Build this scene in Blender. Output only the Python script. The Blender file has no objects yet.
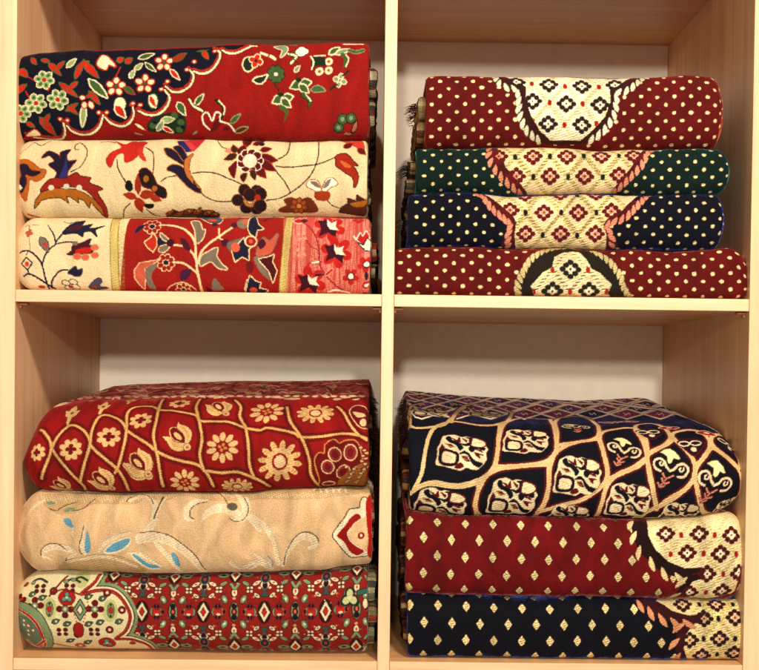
import bpy, math, random
import numpy as np
random.seed(7); rng = np.random.default_rng(11)
S = bpy.context.scene
COL = S.collection

# ---------------------------------------------------------------- camera numbers (metres)
CAM = np.array([-0.0022, -1.1593, -0.0815])
ROT = (math.pi/2-0.01921, -0.01261, -0.01045)
FPX, PX0, PY0 = 1150.0, 379.5+11.23, 335+62.47
def rotm(a):
    (cx, cy, cz), (sx, sy, sz) = np.cos(a), np.sin(a)
    Rx = np.array([[1,0,0],[0,cx,-sx],[0,sx,cx]]); Ry = np.array([[cy,0,sy],[0,1,0],[-sy,0,cy]]); Rz = np.array([[cz,-sz,0],[sz,cz,0],[0,0,1]])
    return Rz@Ry@Rx
RM = rotm(np.array(ROT))
def seen(P):                                   # where a point of the place stands in the photograph (used to trace the motifs)
    q = (P-CAM)@RM
    return PX0-FPX*q[...,0]/q[...,2], PY0+FPX*q[...,1]/q[...,2]
def on_plane(px, py, Y):                       # point of the vertical plane at depth Y
    d = RM@np.array([(px-PX0)/FPX, -(py-PY0)/FPX, -1.0])
    t = (Y-CAM[1])/d[1]
    return CAM+d*t

WL, WR, T = 0.3679, 0.3592, 0.0123             # compartment widths, board thickness
HT, HB, DEP = 0.3542, 0.3593, 0.35
def prop(o, label=None, cat=None, group=None, kind=None):
    if label: o['label'] = label
    if cat: o['category'] = cat
    if group: o['group'] = group
    if kind: o['kind'] = kind
    return o
def link(o, parent=None):
    COL.objects.link(o)
    if parent: o.parent = parent
    return o
def lin(c):
    c = np.asarray(c, float)/255.
    return np.where(c <= .04045, c/12.92, ((c+.055)/1.055)**2.4)

# ---------------------------------------------------------------- materials
def newmat(name):
    m = bpy.data.materials.new(name); m.use_nodes = True
    nt = m.node_tree; b = nt.nodes['Principled BSDF']
    return m, nt, b
def N(nt, t, **k):
    n = nt.nodes.new(t)
    for a, v in k.items(): setattr(n, a, v)
    return n
def wood(name, c1, c2, axis, scale=1.0, rough=.42, spec=.4):
    m, nt, b = newmat(name); L = nt.links.new
    tc = N(nt, 'ShaderNodeTexCoord'); mp = N(nt, 'ShaderNodeMapping')
    s = [260*scale]*3; s[axis] = 9*scale
    mp.inputs['Scale'].default_value = s
    L(tc.outputs['Object'], mp.inputs[0])
    n1 = N(nt, 'ShaderNodeTexNoise'); n1.inputs['Scale'].default_value = 1.0; n1.inputs['Detail'].default_value = 6; n1.inputs['Roughness'].default_value = .65
    L(mp.outputs[0], n1.inputs[0])
    mp2 = N(nt, 'ShaderNodeMapping'); s = [34*scale]*3; s[axis] = 2.2*scale
    mp2.inputs['Scale'].default_value = s
    L(tc.outputs['Object'], mp2.inputs[0])
    n2 = N(nt, 'ShaderNodeTexNoise'); n2.inputs['Scale'].default_value = 1.0; n2.inputs['Detail'].default_value = 4; n2.inputs['Distortion'].default_value = .6
    L(mp2.outputs[0], n2.inputs[0])
    ad = N(nt, 'ShaderNodeMath', operation='MULTIPLY_ADD'); ad.inputs[1].default_value = .55
    L(n1.outputs[0], ad.inputs[0])
    mu = N(nt, 'ShaderNodeMath', operation='MULTIPLY'); mu.inputs[1].default_value = .45
    L(n2.outputs[0], mu.inputs[0]); L(mu.outputs[0], ad.inputs[2])
    r = N(nt, 'ShaderNodeValToRGB')
    r.color_ramp.elements[0].position = .34; r.color_ramp.elements[0].color = (*lin(c1), 1)
    r.color_ramp.elements[1].position = .64; r.color_ramp.elements[1].color = (*lin(c2), 1)
    L(ad.outputs[0], r.inputs[0]); L(r.outputs[0], b.inputs['Base Color'])
    b.inputs['Roughness'].default_value = rough; b.inputs['Specular IOR Level'].default_value = spec
    bp = N(nt, 'ShaderNodeBump'); bp.inputs['Strength'].default_value = .08; bp.inputs['Distance'].default_value = .0006
    L(ad.outputs[0], bp.inputs['Height']); L(bp.outputs[0], b.inputs['Normal'])
    return m
M_side = wood('oak_veneer_upright', (208,158,112), (240,198,150), 2)
M_board = wood('oak_veneer_flat', (200,144,94), (228,178,124), 0)
M_edge_v = wood('pale_edge_band_upright', (212,172,128), (238,204,162), 2, .6, .38)
M_edge_h = wood('pale_edge_band_flat', (210,170,126), (238,204,162), 0, .6, .38)
def plain(name, c, rough=.6, noise=.06, sc=40, metal=0):
    m, nt, b = newmat(name); L = nt.links.new
    tc = N(nt, 'ShaderNodeTexCoord'); n = N(nt, 'ShaderNodeTexNoise'); n.inputs['Scale'].default_value = sc; n.inputs['Detail'].default_value = 5
    L(tc.outputs['Object'], n.inputs[0])
    r = N(nt, 'ShaderNodeValToRGB'); a = lin(c)
    r.color_ramp.elements[0].position = .3; r.color_ramp.elements[0].color = (*(a*(1-noise)), 1)
    r.color_ramp.elements[1].position = .7; r.color_ramp.elements[1].color = (*np.minimum(1, a*(1+noise)), 1)
    L(n.outputs[0], r.inputs[0]); L(r.outputs[0], b.inputs['Base Color'])
    b.inputs['Roughness'].default_value = rough; b.inputs['Metallic'].default_value = metal
    return m
M_back = plain('off_white_hardboard', (244,236,218), .55, .035, 60)
M_cap = plain('orange_brown_plastic', (168,96,56), .5)
M_wall = plain('warm_plaster', (200,180,150), .8)

def carpet_mat(name, sheen=.6, tint=(1,.5,.4), blotch=.12, glint=.2, rough=.85):
    m, nt, b = newmat(name); L = nt.links.new
    at = N(nt, 'ShaderNodeAttribute', attribute_name='dye')
    uv = N(nt, 'ShaderNodeUVMap')
    # yarn-by-yarn shade differences
    n = N(nt, 'ShaderNodeTexNoise'); n.inputs['Scale'].default_value = 900; n.inputs['Detail'].default_value = 2
    L(uv.outputs[0], n.inputs[0])
    n2 = N(nt, 'ShaderNodeTexNoise'); n2.inputs['Scale'].default_value = 34; n2.inputs['Detail'].default_value = 5; n2.inputs['Distortion'].default_value = .8
    mps = N(nt, 'ShaderNodeMapping'); mps.inputs['Scale'].default_value = (1.5, .7, 1)
    L(uv.outputs[0], mps.inputs[0]); L(mps.outputs[0], n2.inputs[0])
    mr = N(nt, 'ShaderNodeMapRange'); mr.inputs[1].default_value = .3; mr.inputs[2].default_value = .7; mr.inputs[3].default_value = .70; mr.inputs[4].default_value = 1.06
    L(n.outputs[0], mr.inputs[0])
    mr2 = N(nt, 'ShaderNodeMapRange'); mr2.inputs[1].default_value = .3; mr2.inputs[2].default_value = .7; mr2.inputs[3].default_value = 1-blotch; mr2.inputs[4].default_value = 1+blotch
    L(n2.outputs[0], mr2.inputs[0])
    mm = N(nt, 'ShaderNodeMath', operation='MULTIPLY'); L(mr.outputs[0], mm.inputs[0]); L(mr2.outputs[0], mm.inputs[1])
    vm = N(nt, 'ShaderNodeVectorMath', operation='SCALE'); L(at.outputs['Color'], vm.inputs[0]); L(mm.outputs[0], vm.inputs['Scale'])
    gm = N(nt, 'ShaderNodeGamma'); gm.inputs[1].default_value = 1.22; L(vm.outputs[0], gm.inputs[0]); L(gm.outputs[0], b.inputs['Base Color'])
    b.inputs['Specular IOR Level'].default_value = .15
    fl = N(nt, 'ShaderNodeMapRange'); fl.inputs[3].default_value = .48; fl.inputs[4].default_value = rough; L(at.outputs['Alpha'], fl.inputs[0]); L(fl.outputs[0], b.inputs['Roughness'])
    ml = N(nt, 'ShaderNodeMapRange'); ml.inputs[3].default_value = glint; ml.inputs[4].default_value = 0; L(at.outputs['Alpha'], ml.inputs[0]); L(ml.outputs[0], b.inputs['Metallic'])
    # pile catches light at the rim, the flat weave does not
    sh = N(nt, 'ShaderNodeMath', operation='MULTIPLY'); sh.inputs[1].default_value = sheen
    n3 = N(nt, 'ShaderNodeTexNoise'); n3.inputs['Scale'].default_value = 1; n3.inputs['Detail'].default_value = 6; n3.inputs['Distortion'].default_value = 1.2
    m3 = N(nt, 'ShaderNodeMapping'); m3.inputs['Scale'].default_value = (70, 22, 1); L(uv.outputs[0], m3.inputs[0]); L(m3.outputs[0], n3.inputs[0])
    r3 = N(nt, 'ShaderNodeMapRange'); r3.inputs[1].default_value = .38; r3.inputs[2].default_value = .68; r3.inputs[3].default_value = .25; r3.inputs[4].default_value = 1.9; L(n3.outputs[0], r3.inputs[0])
    s3 = N(nt, 'ShaderNodeMath', operation='MULTIPLY', use_clamp=True)
    L(at.outputs['Alpha'], sh.inputs[0]); L(sh.outputs[0], s3.inputs[0]); L(r3.outputs[0], s3.inputs[1]); L(s3.outputs[0], b.inputs['Sheen Weight'])
    b.inputs['Sheen Roughness'].default_value = .35; b.inputs['Sheen Tint'].default_value = (*tint, 1)
    # fine pile fibres, coarser slanting ribs on the flat weave, soft crush marks
    mp = N(nt, 'ShaderNodeMapping'); mp.inputs['Scale'].default_value = (620, 900, 1)
    L(uv.outputs[0], mp.inputs[0])
    w = N(nt, 'ShaderNodeTexNoise'); w.inputs['Scale'].default_value = 1; w.inputs['Detail'].default_value = 2
    L(mp.outputs[0], w.inputs[0])
    mw = N(nt, 'ShaderNodeMapping'); mw.inputs['Rotation'].default_value = (0, 0, .35)
    L(uv.outputs[0], mw.inputs[0])
    wv = N(nt, 'ShaderNodeTexWave', bands_direction='Y'); wv.inputs['Scale'].default_value = 125; wv.inputs['Distortion'].default_value = 3.5; wv.inputs['Detail'].default_value = 2; wv.inputs['Detail Scale'].default_value = 3
    L(mw.outputs[0], wv.inputs[0])
    iv = N(nt, 'ShaderNodeMath', operation='SUBTRACT'); iv.inputs[0].default_value = 1.; L(at.outputs['Alpha'], iv.inputs[1])
    wm = N(nt, 'ShaderNodeMath', operation='MULTIPLY'); L(wv.outputs['Fac'], wm.inputs[0]); L(iv.outputs[0], wm.inputs[1])
    ws = N(nt, 'ShaderNodeMath', operation='MULTIPLY_ADD'); ws.inputs[1].default_value = .75; L(wm.outputs[0], ws.inputs[0]); L(w.outputs[0], ws.inputs[2])
    b1 = N(nt, 'ShaderNodeBump'); b1.inputs['Strength'].default_value = .7; b1.inputs['Distance'].default_value = .0006
    L(ws.outputs[0], b1.inputs['Height'])
    b2 = N(nt, 'ShaderNodeBump'); b2.inputs['Strength'].default_value = .6; b2.inputs['Distance'].default_value = .0045
    L(n2.outputs[0], b2.inputs['Height']); L(b1.outputs[0], b2.inputs['Normal']); L(b2.outputs[0], b.inputs['Normal'])
    return m

# ---------------------------------------------------------------- dye painter: vector shapes on the carpet's own unrolled surface
def hexc(h, pile=1.0):
    h = h.lstrip('#'); return (*lin([int(h[i:i+2], 16) for i in (0, 2, 4)]), pile)
def smooth(p, closed=False, k=6):
    p = np.asarray(p, float)
    if len(p) < 3: return p
    if closed: q = np.vstack([p[-1], p, p[0], p[1]])
    else: q = np.vstack([2*p[0]-p[1], p, 2*p[-1]-p[-2]])
    out = []
    for i in range(1, len(q)-2):
        a, b, c, d = q[i-1], q[i], q[i+1], q[i+2]
        for t in np.arange(k)/k:
            out.append(.5*((2*b)+(-a+c)*t+(2*a-5*b+4*c-d)*t*t+(-a+3*b-3*c+d)*t**3))
    if not closed: out.append(q[-2])
    return np.array(out)
class Dye:
    R = 0.38e-3
    def __init__(s, rug, base):
        s.rug = rug; s.w = int(rug.umax/s.R)+3; s.h = int(rug.vmax/s.R)+3
        s.a = np.empty((s.h, s.w, 4), np.float32); s.a[:] = base; s.clip = None; s.o = (0, 0, 1); s.vs = 1.
    def crop(s, x, y, k): s.o = (x, y, k); return s
    def uv(s, pts):
        p = np.asarray(pts, float).reshape(-1, 2); x, y, k = s.o
        return s.rug.lookup(p[:,0]/k+x, p[:,1]/k+y)
    def mm(s, v): return v/s.o[2]*1.008e-3
    def cover(s, uvp, col, grow=0., line=None, soft=.6):
        P = uvp/s.R; g = (grow if line is None else np.max(line))/s.R+2
        x0 = max(0, int(P[:,0].min()-g)); x1 = min(s.w, int(P[:,0].max()+g)+2)
        y0 = max(0, int(P[:,1].min()-g)); y1 = min(s.h, int(P[:,1].max()+g)+2)
        if x1 <= x0 or y1 <= y0: return
        X, Y = np.meshgrid(np.arange(x0, x1, dtype=np.float32), np.arange(y0, y1, dtype=np.float32))
        d = np.full(X.shape, 1e9, np.float32); ins = np.zeros(X.shape, bool)
        n = len(P); segs = n-1 if line is not None else n
        if n == 1: d = np.hypot(X-P[0,0], Y-P[0,1])-(line if np.isscalar(line) else line[0])/s.R
        for i in range(segs):
            a = P[i]; b = P[(i+1) % n]; e = b-a; L2 = max(1e-9, e@e)
            t = np.clip(((X-a[0])*e[0]+(Y-a[1])*e[1])/L2, 0, 1)
            dd = np.hypot(X-a[0]-t*e[0], Y-a[1]-t*e[1])
            if line is not None:
                w = line if np.isscalar(line) else line[i]+(line[min(i+1, n-1)]-line[i])*t
                dd = dd-w/s.R
            else:
                if (a[1] > b[1]) != (b[1] > a[1]) or a[1] != b[1]:
                    cr = ((Y < a[1]) != (Y < b[1])); xi = a[0]+(Y-a[1])/(b[1]-a[1] if b[1] != a[1] else 1e-9)*e[0]
                    ins ^= cr & (X < xi)
            d = np.minimum(d, dd)
        if line is None: d = np.where(ins, -d, d)-grow/s.R
        m = np.clip(.5-d/(2*soft), 0, 1)[..., None]
        if s.clip is not None: m = m*s.clip[y0:y1, x0:x1, None]
        A = s.a[y0:y1, x0:x1]; A[:] = A*(1-m)+np.array(col, np.float32)*m
    def poly(s, pts, col, ol=None, sm=True, raw=False):
        q = np.asarray(pts, float) if raw else s.uv(pts)
        if sm: q = smooth(q, True, 4)
        if ol: s.cover(q, ol[1], grow=s.mm(ol[0]))
        s.cover(q, col)
    def line(s, pts, w, col, sm=True, taper=None, ol=None, raw=False):
        q = np.asarray(pts, float) if raw else s.uv(pts)
        if sm: q = smooth(q, False, 4)
        h = s.mm(w)/2
        if taper: h = h*np.interp(np.linspace(0, 1, len(q)), np.linspace(0, 1, len(taper)), taper)
        if ol: s.cover(q, ol[1], line=h+s.mm(ol[0]))
        s.cover(q, col, line=h)
    def shape(s, c, pts, col, ol=None, rot=0, sm=True):   # polygon given as offsets (crop pixels) round a traced centre
        q = np.asarray(pts, float)*s.mm(1); cs, sn = math.cos(rot), math.sin(rot)
        q = np.stack([q[:,0]*cs-q[:,1]*sn, (q[:,0]*sn+q[:,1]*cs)*s.vs], 1)+s.uv([c])[0]
        s.poly(q, col, ol, sm, raw=True)
    def ell(s, c, rx, ry, col, ol=None, rot=0, off=(0, 0)):
        t = np.linspace(0, 2*math.pi, 17)[:-1]
        q = np.stack([np.cos(t)*rx, np.sin(t)*ry], 1); cs, sn = math.cos(rot), math.sin(rot)
        q = np.stack([q[:,0]*cs-q[:,1]*sn+off[0], q[:,0]*sn+q[:,1]*cs+off[1]], 1)
        s.shape(c, q, col, ol, 0, False)
    def sline(s, pts, w, col):                              # strip of even width as it is traced on a grazing face
        p = np.asarray(pts, float)
        for a, b in zip(p[:-1], p[1:]):
            e = b-a; L = np.hypot(*e)+1e-9; n = np.array([-e[1], e[0]])/L*w/2; e = e/L*w*.2
            s.poly([a-e-n, b+e-n, b+e+n, a-e+n], col, None, False)
    def leaf(s, a, b, w, col, ol=None, bend=0.):
        a, b = s.uv([a, b]); e = b-a; n = np.array([-e[1], e[0]]); L = np.hypot(*e)+1e-9; n = n/L
        W = s.mm(w)/2; t = np.array([0, .2, .45, .7, 1.]); k = np.array([0, .8, 1, .7, 0])
        mid = a+e*t[:,None]+n*(bend*L*np.sin(t*math.pi))[:,None]
        up = mid+n*(k*W)[:,None]; dn = mid-n*(k*W)[:,None]
        s.poly(np.vstack([up, dn[-2:0:-1]]), col, ol, False, raw=True)
    def flower(s, c, n, r, pr, col, ol=None, mid=None, inner=None, rot=0.3, squash=1):
        for pas in (0, 1, 2):
            for i in range(n):
                t = rot+2*math.pi*i/n; o = (math.cos(t)*r, math.sin(t)*r*squash)
                if pas == 0 and ol: s.ell(c, pr*1.12+ol[0], pr*.9+ol[0], ol[1], None, t, o)
                if pas == 1: s.ell(c, pr*1.12, pr*.9, col, None, t, o)
                if pas == 2 and inner: s.ell(c, pr*.62, pr*.45, inner, None, t, o)
        if mid: s.ell(c, mid[0], mid[0], mid[1])
    def mask(s, pts, raw=False, sm=False):
        q = np.asarray(pts, float) if raw else s.uv(pts)
        if sm: q = smooth(q, True, 4)
        keep = s.a; oc = s.clip; s.clip = None
        s.a = np.zeros_like(keep); s.cover(q, (1, 1, 1, 1)); m = s.a[..., 0].copy(); s.a = keep; s.clip = oc
        return m
    def sample(s, u, v):
        # snap to knots so that edges look woven
        k = s.rug.knot
        if k:
            ju = np.floor(u/k); jv = np.floor(v/k)
            hs = lambda a, b, c: (np.sin(a*127.1+b*311.7+c)*43758.5453) % 1-.5
            f = s.rug.knotj
            u = u+(((ju+.5)*k-u)*.55)+hs(ju, jv, 1.)*k*f; v = v+(((jv+.5)*k-v)*.55)+hs(ju, jv, 7.)*k*f
        x = np.clip(u/s.R, 0, s.w-1.001); y = np.clip(v/s.R, 0, s.h-1.001)
        i = x.astype(int); j = y.astype(int); fx = (x-i)[..., None]; fy = (y-j)[..., None]
        A = s.a
        return (A[j, i]*(1-fx)+A[j, i+1]*fx)*(1-fy)+(A[j+1, i]*(1-fx)+A[j+1, i+1]*fx)*fy

def vnoise(x, y, seed):
    r = np.random.default_rng(seed); G = r.random((64, 64))*2-1
    i = np.floor(x).astype(int); j = np.floor(y).astype(int); fx = x-i; fy = y-j
    fx = fx*fx*(3-2*fx); fy = fy*fy*(3-2*fy)
    g = lambda a, b: G[b % 64, a % 64]
    return (g(i, j)*(1-fx)+g(i+1, j)*fx)*(1-fy)+(g(i, j+1)*(1-fx)+g(i+1, j+1)*fx)*fy

def even(fn, n):                               # n points spaced evenly along a curve t in 0..1
    t = np.linspace(0, 1, 400); p = np.array([fn(a) for a in t]); d = np.r_[0, np.cumsum(np.hypot(*np.diff(p, axis=0).T))]
    return np.interp(np.linspace(0, d[-1], n), d, t)

class Rug:
    """a carpet folded into a pad: closed fold at one end and along the front, open layered end at the other"""
    def __init__(s, fold, xf, xo, top, bot, yf=.008, aT=.026, aB=.022, nT=2.6, nB=2.6, zmf=.5, ax=.026, nx=2.3, rec=.55,
                 rise=0., D=.275, step=.52e-3, topstep=None, wob=.0014, seed=1, rim=(.8,.7,.5,0), knot=1.0e-3, knotj=.5, pile=.28e-3, seetop=False, flatbot=False):
        s.fold = fold; s.step = step; s.knot = knot; s.knotj = knotj; s.rim = rim; s.pile = pile; s.D = D
        sg = 1 if fold == 'L' else -1
        if np.ndim(xf) == 0:                    # traced pixels -> metres
            ym = np.mean([p[1] for p in top])*.5+np.mean([p[1] for p in bot])*.5
            XF = on_plane(xf, ym, yf+.03)[0]; XO = on_plane(xo, ym, yf+.012)[0]
        tp = np.array([on_plane(x, y, yf+aT*.45) for x, y in top]); bp = np.array([on_plane(x, y, yf+aB*.3) for x, y in bot])
        s.XF, s.XO = XF, XO
        # columns
        nc = int(ax*1.35/step); fi = np.linspace(.02, math.pi/2, nc)
        # even spacing round the corner
        f = lambda t: (ax*(1-abs(math.cos(t*math.pi/2))**(2/nx)), .03*abs(math.sin(t*math.pi/2))**(2/nx))
        te = even(f, nc)[1:]
        off = ax*(1-np.abs(np.cos(te*math.pi/2))**(2/nx)); sh = np.abs(np.sin(te*math.pi/2))**(2/nx)
        rest = abs(XO-XF)-ax; nr = int(rest/step); off = np.r_[0, off, ax+np.linspace(0, rest, nr+1)[1:]]; sh = np.r_[.02, sh, np.ones(nr)]
        L = off[-1]; e = np.clip((off-(L-.005))/.005, 0, 1); sh = sh*(1-.07*e**3)
        X = XF+sg*off
        zT = np.interp(X, tp[:,0], tp[:,2]); zB = np.interp(X, bp[:,0], bp[:,2])
        sway = lambda z: vnoise(X/.045+7, z/.03+5, 21)*.0016+vnoise(X/.018+3, z/.03+2, 22)*.0006
        if not seetop: zT = zT+sway(np.full(len(X), zT.mean()))
        if not flatbot: zB = zB+sway(np.full(len(X), zB.mean()))
        k = max(3, int(.012/step)); ker = np.hanning(k); ker /= ker.sum()
        zT = np.convolve(np.pad(zT, k, 'edge'), ker, 'same')[k:-k]; zB = np.convolve(np.pad(zB, k, 'edge'), ker, 'same')[k:-k]
        zm = zB+(zT-zB)*zmf
        H = float(np.median(zT-zB)); hT, hB = H*(1-zmf), H*zmf
        # rows
        fT = lambda t: (aT*(1-math.sin(t*math.pi/2)**(2/nT)), hT*max(0, math.cos(t*math.pi/2))**(2/nT))
        fB = lambda t: (aB*(1-max(0, math.cos(t*math.pi/2))**(2/nB)), -hB*math.sin(t*math.pi/2)**(2/nB))
        arc = lambda f: sum(math.dist(f(i/200), f((i+1)/200)) for i in range(200))
        tT = even(fT, int(arc(fT)/step)); tB = even(fB, int(arc(fB)/step))[1:]
        nflat = int((D-aT)/topstep) if topstep else 10
        yy, zz, kind = [], [], []
        q = np.linspace(0, 1, nflat)[:-1]
        if topstep: q = 1-(1-q)**1.35
        for a in q: yy.append(D+(aT-D)*a); zz.append(1); kind.append(0)
        rows = [('f', y) for y in yy]+[('T', t) for t in tT]+[('B', t) for t in tB]+[('b', y) for y in np.linspace(aB, D, 8)[1:]]
        m = len(rows); n = len(X)
        Y = np.zeros((m, n)); Z = np.zeros((m, n)); front = np.zeros(m, bool)
        recess = rec*ax*(1-sh)
        for j, (kd, t) in enumerate(rows):
            if kd == 'f': y, zf = t, 1.; z = zm+(zT-zm)*sh+rise*(t-aT)/(D-aT)*sh
            elif kd == 'T': y, c = fT(t); z = zm+(zT-zm)*sh*(c/hT)
            elif kd == 'B': y, c = fB(t); z = zm+(zB-zm)*sh*(-c/hB)
            else: y = t; z = zm+(zB-zm)*sh
            w = max(0, 1-y/(aT+.02))
            Y[j] = yf+y+recess*w; Z[j] = z
            front[j] = kd in 'TB' or (kd == 'f' and seetop)
        Xg = np.repeat(X[None], m, 0)
        # lean of the fold end for deeper rows
        P = np.stack([Xg, Y, Z], -1)
        jm = len(yy)+len(tT); im = n//2
        du = np.hypot(np.diff(P[jm-1, :, 0]), np.diff(P[jm-1, :, 1])); dz = np.diff(P[len(yy)+len(tT)//3, :, 2])
        u = np.r_[0, np.cumsum(np.sqrt(du**2+np.where(off[1:] < ax, dz**2, 0)))]
        dv = np.linalg.norm(np.diff(P[:, im], axis=0), axis=1); v = np.r_[0, np.cumsum(dv)]
        if fold == 'R': u = u[-1]-u
        s.u, s.v = u, v; s.umax, s.vmax = u.max(), v.max(); s.m, s.n = m, n
        U, V = np.meshgrid(u, v); s.U, s.V = U, V
        # soft sags and creases
        d = (vnoise(U/.06+seed*3.1, V/.05, seed)*1.0+vnoise(U/.022, V/.02+seed, seed+5)*.45+vnoise(U/.009, V/.011, seed+9)*.14)*wob
        nrm = s.normals(P); fw = np.clip((.05-(Y-yf))/.03, .25, 1)
        keepbot = np.array([1. if r[0] in 'fT' else (1-.75*r[1] if r[0] == 'B' else .25*max(0, 1-(r[1]-aB)/.05)) for r in rows])[:, None]
        P = P+nrm*(d*fw*keepbot)[..., None]
        s.P = P; s.front = front; s.rows = rows
        jj = np.where(front)[0]; s.jf0 = jj[0]; s.jf1 = jj[-1]+1
        F = P[s.jf0:s.jf1]; s.sx, s.sy = seen(F)
        s.seed = seed
    def normals(s, P):
        a = np.gradient(P, axis=1); b = np.gradient(P, axis=0); n = np.cross(a, b)
        n = n/(np.linalg.norm(n, axis=-1, keepdims=True)+1e-12)
        if s.fold == 'R': n = -n
        return -n if np.mean(n[..., 1][s.m//2-5:s.m//2+5]) > 0 else n
    def lookup(s, px, py):
        sx = s.sx[::2, ::2]; sy = s.sy[::2, ::2]; hid = 25*s.P[s.jf0:s.jf1:2, ::2, 1]; out = np.zeros((len(px), 2))
        for k in range(len(px)):
            i = np.argmin((sx-px[k])**2+(sy-py[k])**2+hid); j, i = divmod(i, sx.shape[1]); j *= 2; i *= 2
            j = min(max(j, 1), s.sx.shape[0]-2); i = min(max(i, 1), s.sx.shape[1]-2)
            J = np.array([[s.sx[j, i+1]-s.sx[j, i-1], s.sx[j+1, i]-s.sx[j-1, i]], [s.sy[j, i+1]-s.sy[j, i-1], s.sy[j+1, i]-s.sy[j-1, i]]])/2
            r = np.array([px[k]-s.sx[j, i], py[k]-s.sy[j, i]]); det = J[0,0]*J[1,1]-J[0,1]*J[1,0]
            if abs(det) > 1e-3*abs(J[0,0])**2:
                t = np.clip(np.linalg.solve(J, r), -9, 9)
            else: t = np.array([0, 0])
            jr = j+s.jf0
            u = s.u[i]+t[0]*(s.u[i+1]-s.u[i-1])/2; v = s.v[jr]+t[1]*(s.v[jr+1]-s.v[jr-1])/2
            out[k] = u, v
        return out
    def build(s, name, mat, parent, dye, caprings=7, capcols=None):
        C = dye.sample(s.U, s.V).astype(np.float32)
        nr = s.normals(s.P)
        fuzz = vnoise(s.U/.0016, s.V/.0016, 77)*.12e-3
        P = s.P+nr*((C[..., 3:4]-.5)*s.pile+fuzz[..., None]*C[..., 3:4])
        m, n = s.m, s.n
        verts = [P.reshape(-1, 3)]; cols = [C.reshape(-1, 4)]; UV = [np.stack([s.U, s.V], -1).reshape(-1, 2)]
        jj, ii = np.meshgrid(np.arange(m-1), np.arange(n-1), indexing='ij'); a = (jj*n+ii).ravel()
        q = np.stack([a, a+1, a+n+1, a+n], 1)
        # back closure
        i = np.arange(n-1); q2 = np.stack([(m-1)*n+i, (m-1)*n+i+1, i+1, i], 1)
        quads = [q, q2]
        # open end: layered cap
        loop = P[:, -1]; c = loop.mean(0); yc = (loop[:,1].min()+loop[:,1].max())/2; hy = (loop[:,1].max()-loop[:,1].min())/2
        zc = (loop[:,2].min()+loop[:,2].max())/2; hz = (loop[:,2].max()-loop[:,2].min())/2; sg = 1 if s.fold == 'L' else -1
        prev = np.arange(m)*n+n-1; base = m*n
        capcols = capcols or [s.rim, (.02,.015,.015,0), s.rim, (.03,.02,.02,0), s.rim, (.02,.015,.015,0)]
        for k in range(caprings):
            o = (k+1)*hz*.92/caprings if k else .0006
            dx = [0.0004, .0012, -.006, -.0005, -.007, -.001, -.008, -.003, -.009][k % 9]
            r = loop.copy(); r[:, 0] += sg*dx; zs = (1-o/hz)
            r[:, 2] = zc+(r[:, 2]-zc)*zs; r[:, 1] = yc+(r[:, 1]-yc)*(1-o/hy)
            r[:, 0] += sg*.0008*vnoise(loop[:,1]/.01, loop[:,2]/.01+k, 5)
            verts.append(r); cc = np.array(capcols[k % len(capcols)], np.float32); cv = np.repeat(cc[None], m, 0)
            if k == 0: cv = C[:, -1]
            cols.append(cv); UV.append(np.stack([loop[:,1], loop[:,2]], 1))
            cur = base+np.arange(m); nx = np.r_[np.arange(1, m), 0]
            quads.append(np.stack([prev, prev[nx], cur[nx], cur], 1)[:, ::1]); prev = cur; base += m
        verts = np.vstack(verts); cols = np.vstack(cols); UV = np.vstack(UV)
        # closing middle
        quads = np.vstack(quads)
        h = m//2; k = np.arange(1, h-1)
        mid = np.stack([prev[k], prev[k+1], prev[m-1-k-1], prev[m-1-k]], 1); quads = np.vstack([quads, mid])
        return grid_mesh(name, verts, quads, mat, parent, cols, UV)

def grid_mesh(name, verts, quads, mat, parent=None, cols=None, UV=None):
    me = bpy.data.meshes.new(name); nv, nf = len(verts), len(quads)
    me.vertices.add(nv); me.vertices.foreach_set('co', np.asarray(verts, np.float32).ravel())
    me.loops.add(nf*4); me.loops.foreach_set('vertex_index', quads.astype(np.int32).ravel())
    me.polygons.add(nf); me.polygons.foreach_set('loop_start', np.arange(0, nf*4, 4, dtype=np.int32))
    me.polygons.foreach_set('use_smooth', np.ones(nf, bool))
    me.update(calc_edges=True)
    if cols is not None:
        at = me.color_attributes.new('dye', 'FLOAT_COLOR', 'POINT'); at.data.foreach_set('color', np.clip(cols, 0, 1).astype(np.float32).ravel())
    if UV is not None:
        ul = me.uv_layers.new(name='UVMap'); ul.data.foreach_set('uv', UV[quads.ravel()].astype(np.float32).ravel())
    me.materials.append(mat)
    o = bpy.data.objects.new(name, me)
    return link(o, parent)
LA, LB, LC, LW = 22., 105., 120., .40

# ================================================================ colours of the yarns
NAVY = hexc('15132a'); INK = hexc('1c1218'); CREAM = hexc('f2e2b8'); IVORY = hexc('f4ead0'); REDA = hexc('9a1a12'); REDB = hexc('c8321f')
BROWN = hexc('43201a'); GREEN = hexc('4f6b3c'); DGREEN = hexc('26361f'); LGREEN = hexc('9db07a'); SAGE = hexc('8f9f7c'); GREY = hexc('8a7a6a')
MAROON = hexc('6a1016'); PLUM = hexc('5a1a33'); OCHRE = hexc('b8702a'); RUST = hexc('a8431c'); PINK = hexc('dc6a55'); ROSE = hexc('d8655a')
def flat(c): return (c[0], c[1], c[2], 0.)
def ph(cr, pts): return [(x/cr[2]+cr[0], y/cr[2]+cr[1]) for x, y in pts]
A1, A2, A3 = (10,40,6.072), (130,40,6.072), (250,35,5.838)

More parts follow.
